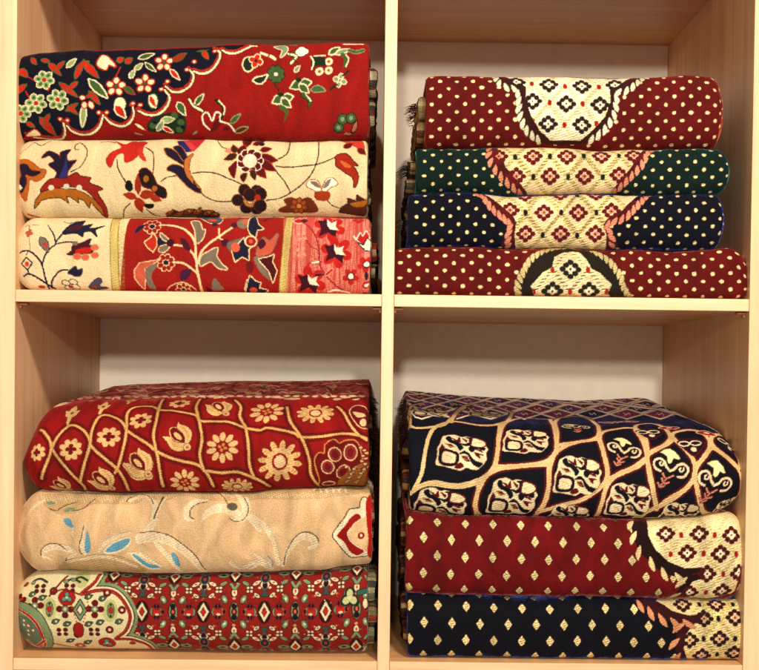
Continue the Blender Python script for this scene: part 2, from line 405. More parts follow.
def paint_scalloped_red(rug):
    d = Dye(rug, REDA); red2 = hexc('bc3420')
    arcs = [ph(A1, [(100,578),(160,592),(240,600),(315,600),(335,560),(325,505)]),
            ph(A1, [(345,520),(380,555),(440,575),(500,565),(545,525),(560,480),(565,455)]),
            ph(A1, [(575,470),(620,508),(680,525),(728,500),(752,450)])+ph(A2, [(15,400)]),
            ph(A2, [(50,430),(110,455),(170,450),(220,410),(240,350),(210,302)]),
            ph(A2, [(215,280),(260,315),(320,310),(370,270),(385,215),(360,180)]),
            ph(A2, [(385,190),(440,205),(500,180),(540,120),(545,75),(515,60)]),
            ph(A2, [(558,62),(600,80),(660,75),(720,45),(750,36)])]
    d.crop(0,0,1)
    edge = [p for a in arcs for p in a]
    d.poly([(8,40),(8,140),(20,140)]+edge+[(256,38),(200,38),(120,40)], NAVY, sm=False)
    for a in arcs:
        up = [(x-.6, y-2.0) for x, y in a]
        d.line(up, 3.4, red2)
    for a in arcs: d.line(a, 3.2, INK)
    for a in arcs: d.line(a, 2.2, CREAM, taper=[.7,1,1,1,.8])
    for cr, pts in ((A1, [(305,480),(348,488),(540,440),(588,440),(742,392)]), (A2, [(18,385),(62,395),(190,300),(228,252),(345,180),(390,132),(515,68)])):
        d.crop(*cr)
        for p in pts: d.ell(p, 17, 15, red2); d.ell(p, 9, 7, CREAM)
    d.crop(*A1)
    for c, r in (((208,242),36),((158,384),40),((290,362),40),((66,446),36)):
        d.flower(c, 6, r, 20, LGREEN, (6, CREAM), (15, red2), GREEN, .2)
    # red leaves with green edge
    gl = (6, GREEN)
    for a, b, w in (((235,140),(310,215),34),((330,130),(270,190),26),((300,260),(410,345),34),((410,255),(350,300),26),((395,235),(450,120),34),((450,140),(540,230),44),
                    ((480,130),(400,170),30),((180,470),(280,580),50),((240,450),(200,520),24),((340,430),(410,385),28),((350,400),(410,450),24),((480,310),(545,390),34),((460,350),(520,320),20),
                    ((30,330),(100,270),44),((60,180),(105,225),40),((130,110),(160,150),24),((190,120),(240,130),24),((100,500),(150,530),26),((650,130),(690,110),36),((700,140),(740,110),36)):
        d.leaf(a, b, w, REDB, gl)
    d.line([(640,230),(670,165)], 8, REDB); d.line([(80,210),(150,245)], 6, REDB); d.line([(95,310),(120,360)], 8, REDB); d.line([(240,290),(230,305)], 10, REDB)
    d.leaf((480,240),(590,350),44, GREEN, (9, CREAM)); d.leaf((450,400),(440,525),30, LGREEN, (9, CREAM)); d.leaf((345,165),(400,115),30, LGREEN, (6, CREAM))
    d.ell((440,350), 16,12, CREAM, (6, red2)); d.ell((452,395), 14,18, CREAM, (6, red2)); d.ell((492,395), 14,22, CREAM, (6, red2), -.4)
    d.poly([(530,150),(560,95),(600,110),(640,160),(600,150),(580,180)], CREAM, (9, red2)); d.ell((585,130), 14,14, CREAM)
    d.flower((642,282), 5, 38, 17, CREAM, (8, red2), (10, GREEN), None, -1.5)
    d.ell((668,388), 34,40, CREAM, (5, GREEN)); d.leaf((640,400),(700,470),44, REDB, (9, CREAM)); d.leaf((690,285),(760,330),34, GREEN, (4, REDB))
    d.poly([(100,582),(150,545),(185,580)], CREAM, (8, red2))
    d.crop(*A2)
    d.flower((90,265), 5, 38, 17, CREAM, (8, red2), (10, GREEN), None, -1.5)
    d.flower((207,135), 5, 36, 16, CREAM, (8, red2), (10, GREEN), None, -1.5)
    d.ell((140,370), 26,42, CREAM, (7, GREEN)); d.leaf((120,340),(155,410),26, REDB, (5, CREAM))
    d.leaf((55,110),(145,85),30, GREEN, (8, CREAM)); d.leaf((30,180),(75,145),24, LGREEN, (6, CREAM)); d.leaf((92,140),(155,190),22, GREEN, (6, CREAM)); d.leaf((0,230),(28,180),26, LGREEN, (6, CREAM))
    d.leaf((245,180),(300,240),24, REDB, (7, CREAM)); d.leaf((260,130),(345,80),44, hexc('9a3b1c'), (4, GREEN)); d.leaf((400,70),(480,60),20, GREEN); d.leaf((440,65),(475,118),30, REDB, (5, GREEN))
    # field flowers
    d.poly([(110,500),(160,460),(260,440),(330,460),(340,540),(300,570),(160,560),(110,550)], DGREEN)
    for p in ((140,520),(270,460),(310,500),(300,545),(250,555)): d.ell(p, 22,20, GREEN); 
    for p in ((150,500),(310,470),(320,530)): d.ell(p, 12,12, NAVY)
    d.leaf((190,490),(270,480),36, LGREEN, (5, CREAM)); d.leaf((165,550),(205,490),30, SAGE, (5, CREAM)); d.leaf((200,530),(260,560),24, REDB, (6, CREAM))
    d.leaf((290,380),(335,455),42, GREEN, (7, CREAM)); d.leaf((395,395),(445,330),26, GREEN, (7, CREAM)); d.line([(360,360),(385,400),(440,430)], 13, CREAM, ol=(5, INK))
    d.leaf((30,505),(95,550),16, CREAM); d.leaf((20,560),(90,580),9, SAGE); d.leaf((380,575),(410,550),12, SAGE)
    d.line([(520,365),(560,400),(565,450),(548,480)], 20, DGREEN); d.line([(540,370),(575,410),(570,450)], 10, CREAM)
    d.line([(490,550),(450,510),(440,460),(470,440),(500,490),(520,440),(550,450),(545,490),(600,510),(640,560)], 10, IVORY)
    d.leaf((480,560),(560,500),26, MAROON); d.leaf((500,540),(545,470),26, MAROON); d.leaf((560,540),(610,540),26, MAROON)
    d.leaf((610,505),(670,450),26, GREEN, (5, LGREEN)); d.leaf((640,560),(715,530),24, hexc('6b2d18'), (6, LGREEN))
    d.crop(*A3)
    d.ell((-10,170), 30,40, DGREEN, (8, CREAM)); d.flower((35,150), 4, 22, 16, REDB, (6, CREAM), (9, DGREEN)); 
    d.line([(65,105),(100,118)], 16, CREAM); d.line([(122,125),(145,140)], 20, CREAM)
    d.poly([(145,70),(180,50),(220,90),(180,130),(190,90),(160,78)], SAGE, (6, CREAM)); d.line([(215,60),(270,60)], 16, GREEN); 
    d.poly([(265,100),(300,70),(340,90),(330,110),(290,125)], IVORY, (4, DGREEN)); d.line([(225,110),(270,125),(240,165)], 13, CREAM, ol=(5, DGREEN))
    d.line([(270,80),(230,110),(275,160),(290,180),(270,250)], 5, DGREEN); d.leaf((260,215),(290,180),22, SAGE, (5, CREAM))
    d.flower((152,228), 8, 32, 17, GREEN, (4, INK), (11, IVORY), None)
    d.leaf((20,265),(100,235),34, DGREEN, (8, CREAM), .15); d.line([(140,280),(170,330)], 7, DGREEN)
    for c in ((195,375),(300,290)):
        x, y = c
        d.leaf((x+2,y-12),(x-62,y+18),44, GREEN, (8, CREAM)); d.leaf((x-5,y-5),(x+55,y-15),40, GREEN, (8, CREAM)); d.leaf((x-10,y),(x+40,y+45),36, GREEN, (8, CREAM)); d.leaf((x+5,y-25),(x-40,y-30),26, DGREEN)
    d.line([(180,420),(215,450),(200,500)], 26, GREEN, taper=[1,.9,.2]); d.line([(310,350),(350,380),(340,420)], 20, GREEN, ol=(5, DGREEN), taper=[1,.9,.3]); d.line([(325,345),(355,385)], 8, CREAM)
    d.leaf((355,320),(440,325),34, GREEN, (5, SAGE), -.1)
    for p in ((405,213),(460,155),(460,207)): d.ell(p, 24,22, CREAM); d.ell(p, 10,8, hexc('b0603f'))
    d.poly([(365,120),(430,130),(440,180),(390,180),(360,200)], DGREEN); d.line([(360,200),(372,160),(355,125)], 11, CREAM); d.line([(375,122),(440,120)], 8, CREAM)
    d.leaf((465,110),(520,75),30, GREEN, (9, CREAM)); d.leaf((500,110),(580,85),22, SAGE, (8, CREAM)); d.line([(580,90),(620,100),(660,90)], 16, GREEN, ol=(4, SAGE))
    d.line([(540,115),(565,140),(550,185)], 34, GREEN, taper=[.7,1,.4]); d.line([(560,115),(575,140),(560,185)], 8, CREAM)
    d.flower((525,265), 4, 24, 12, SAGE, (6, CREAM), None); d.line([(545,235),(575,210)], 12, DGREEN); d.line([(470,318),(505,290)], 12, DGREEN)
    for p in ((517,540),(540,492),(590,485)): d.ell(p, 27,27, GREEN, (5, INK)); d.ell(p, 12,12, SAGE)
    d.leaf((600,570),(625,500),22, hexc('b07a5a'), (5, INK)); d.leaf((545,575),(605,580),18, hexc('b07a5a'), (5, INK))
    d.line([(545,55),(660,55)], 9, CREAM); d.line([(0,62),(40,66)], 8, CREAM)
    # unseen far half: the same navy and red ground
    return d

B1c, B2c, B3c = (10,135,6.072), (130,135,6.072), (250,135,5.838)
def paint_cream_flowers(rug):
    base = hexc('e6d0a6'); d = Dye(rug, base); dk = hexc('2a1c38'); br = hexc('8e2418'); orr = hexc('b5701f'); k = hexc('3a2018')
    d.crop(*B1c)
    d.line([(60,120),(110,75),(150,45)], 5, GREY); d.line([(150,45),(190,65),(250,38)], 5, k)
    d.poly([(30,175),(80,150),(130,165),(180,205),(218,215),(205,255),(160,280),(120,270),(110,330),(95,400),(60,350),(40,290)], OCHRE, (5, hexc('c23a1a')))
    d.poly([(60,185),(100,180),(130,215),(185,225),(140,250),(95,240),(100,290),(70,350),(45,300),(70,250)], dk, (4, br)); d.line([(55,210),(40,260),(60,310)], 14, RUST); d.ell((62,318), 14,16, IVORY)
    # crown leaf
    d.poly([(275,270),(285,225),(235,180),(270,160),(240,125),(195,140),(235,100),(290,120),(305,140),(310,105),(365,90),(345,125),(355,160),(400,155),(375,185),(350,225),(340,255)], dk, (5, hexc('8c1e28')))
    d.poly([(300,260),(330,180),(340,120),(350,190),(345,250)], hexc('3b3a78'))
    d.poly([(185,340),(230,280),(280,262),(330,265),(400,230),(430,250),(490,260),(480,290),(560,325),(530,350),(585,440),(590,500),(560,480),(540,420),(480,350),(420,320),(330,310),(260,330)], hexc('a02a1c'), (5, k))
    d.poly([(150,445),(155,400),(190,350),(260,325),(330,325),(410,335),(470,365),(520,400),(560,450),(575,490),(540,460),(490,400),(480,440),(455,400),(410,380),(415,410),(370,375),(340,370),(355,410),(310,380),(250,380),(190,395)], orr, (5, k), sm=False)
    for p in ((250,320),(343,312),(420,320)): d.ell(p, 18,17, hexc('d8d4c0'))
    d.line([(370,225),(430,190),(465,130),(465,85),(430,50),(400,60),(395,85),(415,90)], 6, k)
    d.poly([(585,150),(620,105),(680,75),(640,40),(700,60),(760,40),(800,80),(760,140),(700,165),(690,110),(640,130),(610,195)], hexc('c03022'), (4, RUST))
    d.line([(650,150),(660,210),(705,290)], 7, k); d.line([(690,500),(695,450),(730,415)], 7, k)
    d.line([(550,45),(600,40),(640,50)], 8, hexc('9a3020')); d.line([(110,480),(180,500)], 12, hexc('b03a20'))
    d.crop(*B2c)
    d.poly([(45,80),(90,60),(80,100),(100,160),(60,140)], hexc('c8402a')); d.poly([(-10,60),(60,40),(110,50),(40,90),(0,110)], hexc('c03022'))
    d.line([(95,75),(140,110),(145,170),(140,235)], 7, k)
    d.poly([(60,215),(100,205),(140,245),(165,300),(215,330),(215,380),(170,370),(130,330),(80,310),(55,260)], hexc('2f1a1c'), (5, br)); d.ell((98,266), 17,20, orr); d.ell((150,325), 17,17, orr)
    for a, b, w in (((50,360),(45,240),34),((60,370),(150,350),50),((120,370),(190,400),40),((40,380),(-40,360),40),((40,380),(75,470),50),((30,380),(110,440),30)): d.leaf(a, b, w, hexc('a8381a'), (3, RUST))
    d.poly([(-20,280),(5,280),(20,320),(0,345),(-30,320)], INK); d.poly([(85,420),(150,420),(120,450)], INK); d.line([(100,450),(150,485),(180,490)], 7, k)
    d.line([(190,280),(220,260),(280,245)], 7, k)
    d.poly([(285,40),(330,35),(460,25),(400,90),(350,105),(320,90)], hexc('c43040')); d.poly([(290,40),(330,40),(370,80),(350,105),(310,80)], hexc('33306e')); d.poly([(330,40),(350,40),(400,75),(370,90)], hexc('d04a50'))
    d.poly([(210,80),(250,85),(290,110),(320,150),(330,180),(300,170),(250,140),(220,115)], dk, (5, OCHRE)); d.poly([(265,75),(310,70),(345,130),(330,160),(300,120)], dk, (5, OCHRE))
    d.poly([(225,210),(255,180),(310,190),(345,230),(385,280),(430,340),(415,350),(360,320),(310,270),(270,230)], dk, (5, OCHRE))
    d.poly([(330,200),(335,150),(370,120),(385,118),(365,150),(360,210),(385,270),(430,330),(380,290),(345,250)], hexc('c87a3a'), (4, k))
    d.line([(380,232),(450,225),(530,235),(600,265),(680,300)], 7, k); d.line([(385,280),(430,350),(500,395),(570,405),(625,402)], 7, k)
    for q in ((695,335),(655,395),(705,445),(770,340),(770,450)): d.ell(q, 34,33, hexc('34181c'), (5, hexc('7a3a1c'))); 
    d.ell((728,402), 36,34, hexc('b98a4e'), (4, RUST)); d.ell((728,402), 14,14, base, (4, RUST)); d.line([(520,25),(550,65),(590,85)], 6, k); d.ell((600,95), 24,18, hexc('e0907a'))
    for a, b, w in (((640,110),(625,60),40),((650,120),(570,150),44)): d.leaf(a, b, w, hexc('4a2418'), (4, OCHRE))
    d.poly([(610,190),(650,160),(640,225),(630,260),(600,210)], MAROON, (4, RUST)); d.poly([(670,250),(700,230),(710,240),(690,285)], hexc('4a2418'), (4, OCHRE))
    d.poly([(220,480),(260,450),(300,465),(360,445),(410,450),(430,430),(440,455),(500,455),(550,480),(540,500),(220,500)], hexc('5e2f1c'), sm=False)
    for q in ((240,470),(300,478),(360,462),(415,462),(480,470),(520,480)): d.leaf((q[0]-26, q[1]+12), (q[0]+20, q[1]-10), 20, hexc('8a3a1a'), (3, hexc('c07a3a'))); d.ell(q, 5,5, hexc('d8a050'))
    d.crop(*B3c)
    for a, b, w in (((40,130),(160,150),56),((50,150),(150,210),50),((30,180),(95,250),48),((20,60),(60,20),44),((60,90),(125,80),34),((-20,70),(0,30),50),((-60,120),(-30,60),50)): d.leaf(a, b, w, MAROON, (5, RUST))
    for t in range(9):
        an = t*2*math.pi/9; d.ell((0,150), 24,22, MAROON, (5, IVORY), 0, (math.cos(an)*52, math.sin(an)*50))
    d.ell((0,150), 42,42, hexc('f0dcc0'), (3, MAROON)); d.ell((5,130), 20,20, hexc('f6e6d0'))
    d.leaf((10,200),(30,265),34, hexc('4a2418'), (3, OCHRE)); d.ell((70,55), 16,16, dk)
    d.poly([(-70,100),(-90,80),(-50,90)], hexc('4a2418'))
    d.line([(238,40),(225,90),(195,125),(165,140)], 7, k); d.line([(150,182),(230,188),(310,180),(385,172),(440,155),(500,130)], 7, k)
    d.line([(402,40),(400,110),(385,172),(350,240),(300,290),(240,335),(170,370),(95,382)], 7, k); d.line([(150,210),(200,270),(238,340)], 7, k)
    d.ell((215,22), 40,14, orr); d.ell((400,22), 34,14, hexc('c8804a'))
    for q in ((60,345),(60,415),(0,350)): d.ell(q, 36,36, hexc('34181c'), (4, hexc('7a3a1c'))); 
    d.ell((45,365), 18,18, hexc('b03a1c'))
    d.poly([(500,150),(505,120),(560,110),(600,150),(630,180),(600,175),(630,230),(625,280),(608,305),(600,250),(550,215),(505,180)], hexc('a83218'), (5, k)); d.poly([(525,150),(560,160),(590,185),(560,190)], hexc('d0703a'))
    d.poly([(330,295),(350,265),(395,270),(415,320),(410,340),(370,320)], IVORY, (5, RUST)); d.poly([(350,272),(390,275),(412,310),(380,300)], GREY)
    d.poly([(420,320),(440,270),(475,250),(510,285),(470,305),(430,340)], IVORY, (5, RUST)); d.poly([(425,310),(445,270),(475,258),(455,300)], GREY)
    d.poly([(385,335),(460,335),(455,378),(390,375)], hexc('a8431c'), (4, RUST)); d.line([(455,385),(480,410),(530,430)], 6, k)
    d.poly([(200,380),(240,365),(290,385),(340,365),(385,410),(380,450),(190,450),(175,430),(215,410)], hexc('7a3c1a'), (4, RUST)); d.flower((285,415), 7, 34, 16, hexc('9c4a1c'), (3, hexc('4a2014')), (14, hexc('c9903f')), hexc('b8602a'))
    d.poly([(530,425),(570,400),(570,370),(620,385),(625,350),(690,375),(690,450),(520,450)], hexc('5e2f1c'), (4, k), sm=False); d.poly([(585,400),(680,375),(680,400),(620,420)], orr)
    d.poly([(510,22),(560,15),(600,40),(640,30),(665,60),(660,95),(620,70),(570,50)], hexc('cf4636'), (3, RUST)); d.leaf((550,75),(600,50),40, MAROON, (5, RUST)); d.leaf((630,80),(675,115),34, MAROON, (5, RUST)); 
    return d

C1c, C2c, C3c = (10,212,6.072), (130,212,6.072), (250,212,5.622)
def paint_three_panels(rug):
    cr = hexc('ecd5ac'); d = Dye(rug, cr); red = hexc('a3221a'); gold = hexc('d9c47c', 0); pk = hexc('c85a4e', .5); pkl = hexc('e9a08a', .3); k = hexc('2a2440')
    d.crop(0,0,1)
    d.poly([(126,205),(126,300),(287,300),(286,205)], red, sm=False); d.poly([(289,205),(291,300),(390,300),(390,205)], pk, sm=False)
    for x0, x1 in (((121.5,208),(122.5,300)), ((286.5,208),(286.8,300))):
        d.line([x0, x1], 8.5, hexc('8d6a2c', 0), sm=False); d.line([x0, x1], 7.2, gold, sm=False)
        for i in range(-30, 90):
            y = 210+i*1.25
            if x0[1] < y < 299: d.line([(x0[0]-3.2, y), (x0[0]+3.2, y+.6)], .35, hexc('b39a4e', 0), sm=False)
    for i in range(62):                                     # fine ribs of the pink end panel
        x = 292+i*1.35; d.line([(x, 206), (x, 299)], .5, pkl, sm=False)
    d.crop(*C1c)
    w = 11
    d.line([(240,465),(215,400),(190,310),(150,260),(110,235),(70,240)], w, k); d.line([(60,250),(70,240)], w, k)
    d.line([(255,460),(255,420),(280,380),(310,355),(350,352)], w, k); d.line([(275,465),(200,420),(120,375),(85,390)], w, k)
    d.line([(110,235),(100,260)], 5, k); d.poly([(75,315),(100,280),(130,310),(105,345)], cr, (9, k), sm=False); d.ell((103,316), 14,16, hexc('d8482a')); d.line([(105,350),(118,380)], 9, k)
    d.line([(195,320),(215,260),(250,215),(275,195),(265,140),(230,80)], w, k, taper=[1,.9,.9,.9,.5]); d.line([(275,190),(320,130),(360,90)], 10, k); d.line([(280,195),(340,182),(390,185)], 9, k)
    d.leaf((185,150),(235,245),50, GREY, (4, k)); d.leaf((200,180),(232,225),22, hexc('c05040'))
    d.poly([(320,135),(350,90),(400,65),(460,55),(440,85),(500,75),(480,100),(575,85),(520,110),(530,150),(490,120),(450,125),(440,150),(400,130)], k, (3, INK)); d.poly([(350,100),(400,80),(440,75),(430,100),(370,115)], hexc('5a2030'))
    d.poly([(345,255),(375,235),(380,205),(440,185),(490,165),(480,200),(520,205),(490,250),(430,255),(380,262)], hexc('5a1a2c'), (3, k)); d.poly([(400,230),(470,215),(495,225),(480,250),(410,250)], hexc('c8281c'))
    for q in ((408,270),(458,275),(515,262),(515,215)): d.ell(q, 22,18, hexc('df7052'), (4, hexc('b39a6a')))
    d.ell((395,190), 18,14, GREY)
    d.poly([(350,370),(380,340),(400,330),(410,350),(440,345),(430,385),(395,390),(375,380)], k, (4, GREY))
    for q in ((340,430),(385,425),(360,460),(400,455)): d.ell(q, 24,14, cr, (5, k), .3)
    d.ell((372,455), 16,10, hexc('c0402a'))
    d.poly([(480,460),(500,425),(540,400),(560,420),(545,450),(600,460),(540,470)], hexc('5d5666'), (3, k)); d.ell((515,455), 18,10, hexc('b0402a'))
    d.line([(118,80),(122,230)], 5, hexc('9a7a6a')); d.flower((116,128), 4, 15, 9, hexc('d05a40'), (3, hexc('9a5a50')), None); d.line([(95,88),(180,82)], 4, hexc('9a7a6a')); d.line([(330,60),(360,70),(420,55)], 5, k)
    d.ell((195,455), 22,12, hexc('c0402a'))
    d.crop(*C2c)
    cw = hexc('ecd6a6')
    d.line([(455,490),(425,430),(410,360),(400,260),(395,190),(370,140),(320,100),(250,82),(185,80)], 15, cw, taper=[1,1,1,1,.8,.6]); d.line([(400,290),(380,250),(330,210),(270,200)], 13, cw); d.line([(415,380),(370,340),(320,310),(260,305)], 13, cw)
    d.line([(415,310),(430,250),(470,200),(540,150),(620,95)], 13, cw); d.line([(540,100),(545,160),(580,170)], 9, cw)
    for c in ((135,88),(218,308)): d.flower(c, 8, 36, 15, red, (5, cw), (16, k), hexc('a01c18'))
    d.poly([(250,450),(330,430),(400,480),(240,480)], red, (5, cw)); d.flower((325,470), 7, 30, 13, red, (5, cw), (12, k))
    d.poly([(30,130),(50,90),(90,80),(70,105)], k, (3, hexc('8c2a50')))
    d.poly([(90,185),(130,155),(140,130),(160,165),(160,205),(140,240),(110,215)], hexc('c83a28'), (7, cw), sm=False); d.poly([(165,180),(185,150),(215,180),(215,205),(180,205)], k); 
    d.poly([(185,130),(215,150),(240,180),(200,165)], GREY, (6, cw)); d.poly([(175,235),(195,205),(240,205),(210,240)], GREY, (6, cw)); d.ell((245,187), 24,24, hexc('4a1828'))
    d.poly([(305,160),(340,170),(365,215),(360,240),(320,210)], hexc('5a1a2c')); d.poly([(305,410),(310,360),(350,345),(375,355),(345,410)], hexc('55204a'))
    d.poly([(375,60),(420,60),(440,110),(455,110),(440,160),(405,185),(395,110)], GREY, (7, cw)); 
    d.poly([(435,270),(480,240),(530,220),(525,270),(560,320),(590,345),(540,340),(490,300),(430,325)], GREY, (7, cw))
    d.poly([(30,400),(30,350),(60,310),(120,300),(180,290),(130,320),(90,340),(95,400),(90,470),(60,440)], hexc('d06a50'), (5, cw), sm=False); d.poly([(100,340),(150,315),(160,330),(130,390),(160,470),(120,460),(95,400)], GREY)
    d.poly([(415,35),(500,30),(560,40),(540,70),(470,60)], hexc('5d5666'), (5, cw)); d.ell((500,50), 30,14, hexc('d8583c')); d.ell((515,78), 20,14, PLUM)
    d.ell((577,187), 24,24, PLUM); d.poly([(590,190),(640,170),(710,150),(680,190),(650,260),(600,230)], hexc('7a7468')); d.poly([(620,240),(690,160),(700,200),(745,195),(720,230),(720,290),(680,270),(640,300)], k, (7, cw), sm=False); d.ell((640,215), 28,30, hexc('de6a4c'))
    d.ell((635,80), 22,20, PLUM); d.poly([(650,60),(700,40),(740,60),(700,100),(660,90)], GREY); d.ell((705,60), 24,20, hexc('de6a4c')); d.poly([(720,80),(760,30),(780,60),(760,120)], k)
    d.poly([(500,470),(510,400),(540,430),(570,470)], GREY); d.poly([(465,450),(500,480),(470,480)], PLUM); d.line([(260,35),(310,70),(380,120)], 4, hexc('9a4038'))
    d.poly([(700,470),(710,420),(740,395),(760,430),(770,480)], k, (7, cw), sm=False)
    d.crop(*C3c)
    d.poly([(-10,90),(0,40),(30,30),(45,70),(75,95),(40,100),(30,140),(0,120)], k, (6, cw), sm=False); d.ell((5,165), 28,26, red, (9, cw)); d.ell((5,165), 12,12, hexc('de6a4c')); d.line([(80,50),(140,30)], 10, k)
    d.poly([(50,190),(75,145),(110,165),(155,125),(140,180),(110,230),(40,245)], hexc('d06a50'), (6, GREY)); d.poly([(45,180),(70,150),(90,180),(60,210)], PLUM)
    d.poly([(20,260),(60,260),(105,360),(120,390),(60,340)], GREY); d.poly([(50,265),(100,255),(135,240),(125,280),(150,330),(130,395),(105,330),(70,290)], hexc('5a1522'), (6, cw), sm=False)
    d.ell((0,310), 24,34, hexc('7a1818')); d.poly([(-20,440),(0,360),(30,390),(60,400),(50,430),(100,440),(60,470),(-20,470)], k, (6, cw), sm=False); d.ell((20,440), 22,18, hexc('d8583c'))
    d.line([(290,55),(340,90),(375,150),(390,230),(390,290),(430,360),(480,410),(540,450)], 9, hexc('a8323a')); d.line([(300,130),(340,190),(375,210)], 6, hexc('a8323a')); d.line([(320,310),(340,285),(400,280)], 10, hexc('c2281e'))
    dkr = hexc('4a1426'); rr = hexc('c22a26')
    for cx, cy in ((440,85),(478,225),(330,395)):
        d.flower((cx+8,cy), 6, 58, 30, rr, None, None)
        d.poly([(cx-60,cy-40),(cx-30,cy-35),(cx-5,cy-45),(cx+10,cy-20),(cx+50,cy+15),(cx+40,cy+60),(cx,cy+30),(cx-55,cy+55),(cx-40,cy+10)], dkr, sm=False)
        d.poly([(cx-5,cy-45),(cx+15,cy-20),(cx+50,cy-35),(cx+40,cy-5),(cx+60,cy+20),(cx+25,cy+15),(cx+5,cy+10),(cx-5,cy-15)], IVORY, sm=False)
    d.line([(370,355),(430,350)], 10, k); d.line([(430,350),(460,325)], 12, rr, ol=(4, pkl))
    for q in ((292,135),(285,225),(580,40)): d.flower(q, 4, 22, 10, pkl, None, None, None, .6)
    d.poly([(245,50),(280,40),(300,55),(270,65)], rr, (4, IVORY)); d.ell((305,50), 20,18, hexc('6a1c30')); d.line([(350,285),(385,280)], 10, IVORY); d.flower((610,45), 5, 20, 14, rr, None, (10, pk))
    d.flower((567,362), 5, 28, 18, rr, None, None); d.ell((567,362), 16,15, IVORY, (6, k)); d.poly([(585,140),(600,155),(620,120),(635,140),(655,110),(670,140),(640,190)], rr, (6, IVORY), sm=False); d.poly([(610,175),(640,190),(660,150),(680,170),(675,220),(650,215)], IVORY, (6, k), sm=False)
    d.flower((650,295), 5, 26, 18, rr, None, None); d.ell((655,295), 16,15, IVORY, (5, k)); d.ell((655,410), 24,20, rr); d.ell((655,412), 14,9, IVORY); d.ell((655,360), 10,24, k); d.line([(440,450),(490,440),(560,455)], 10, IVORY); d.line([(640,455),(670,450)], 10, k)
    return d

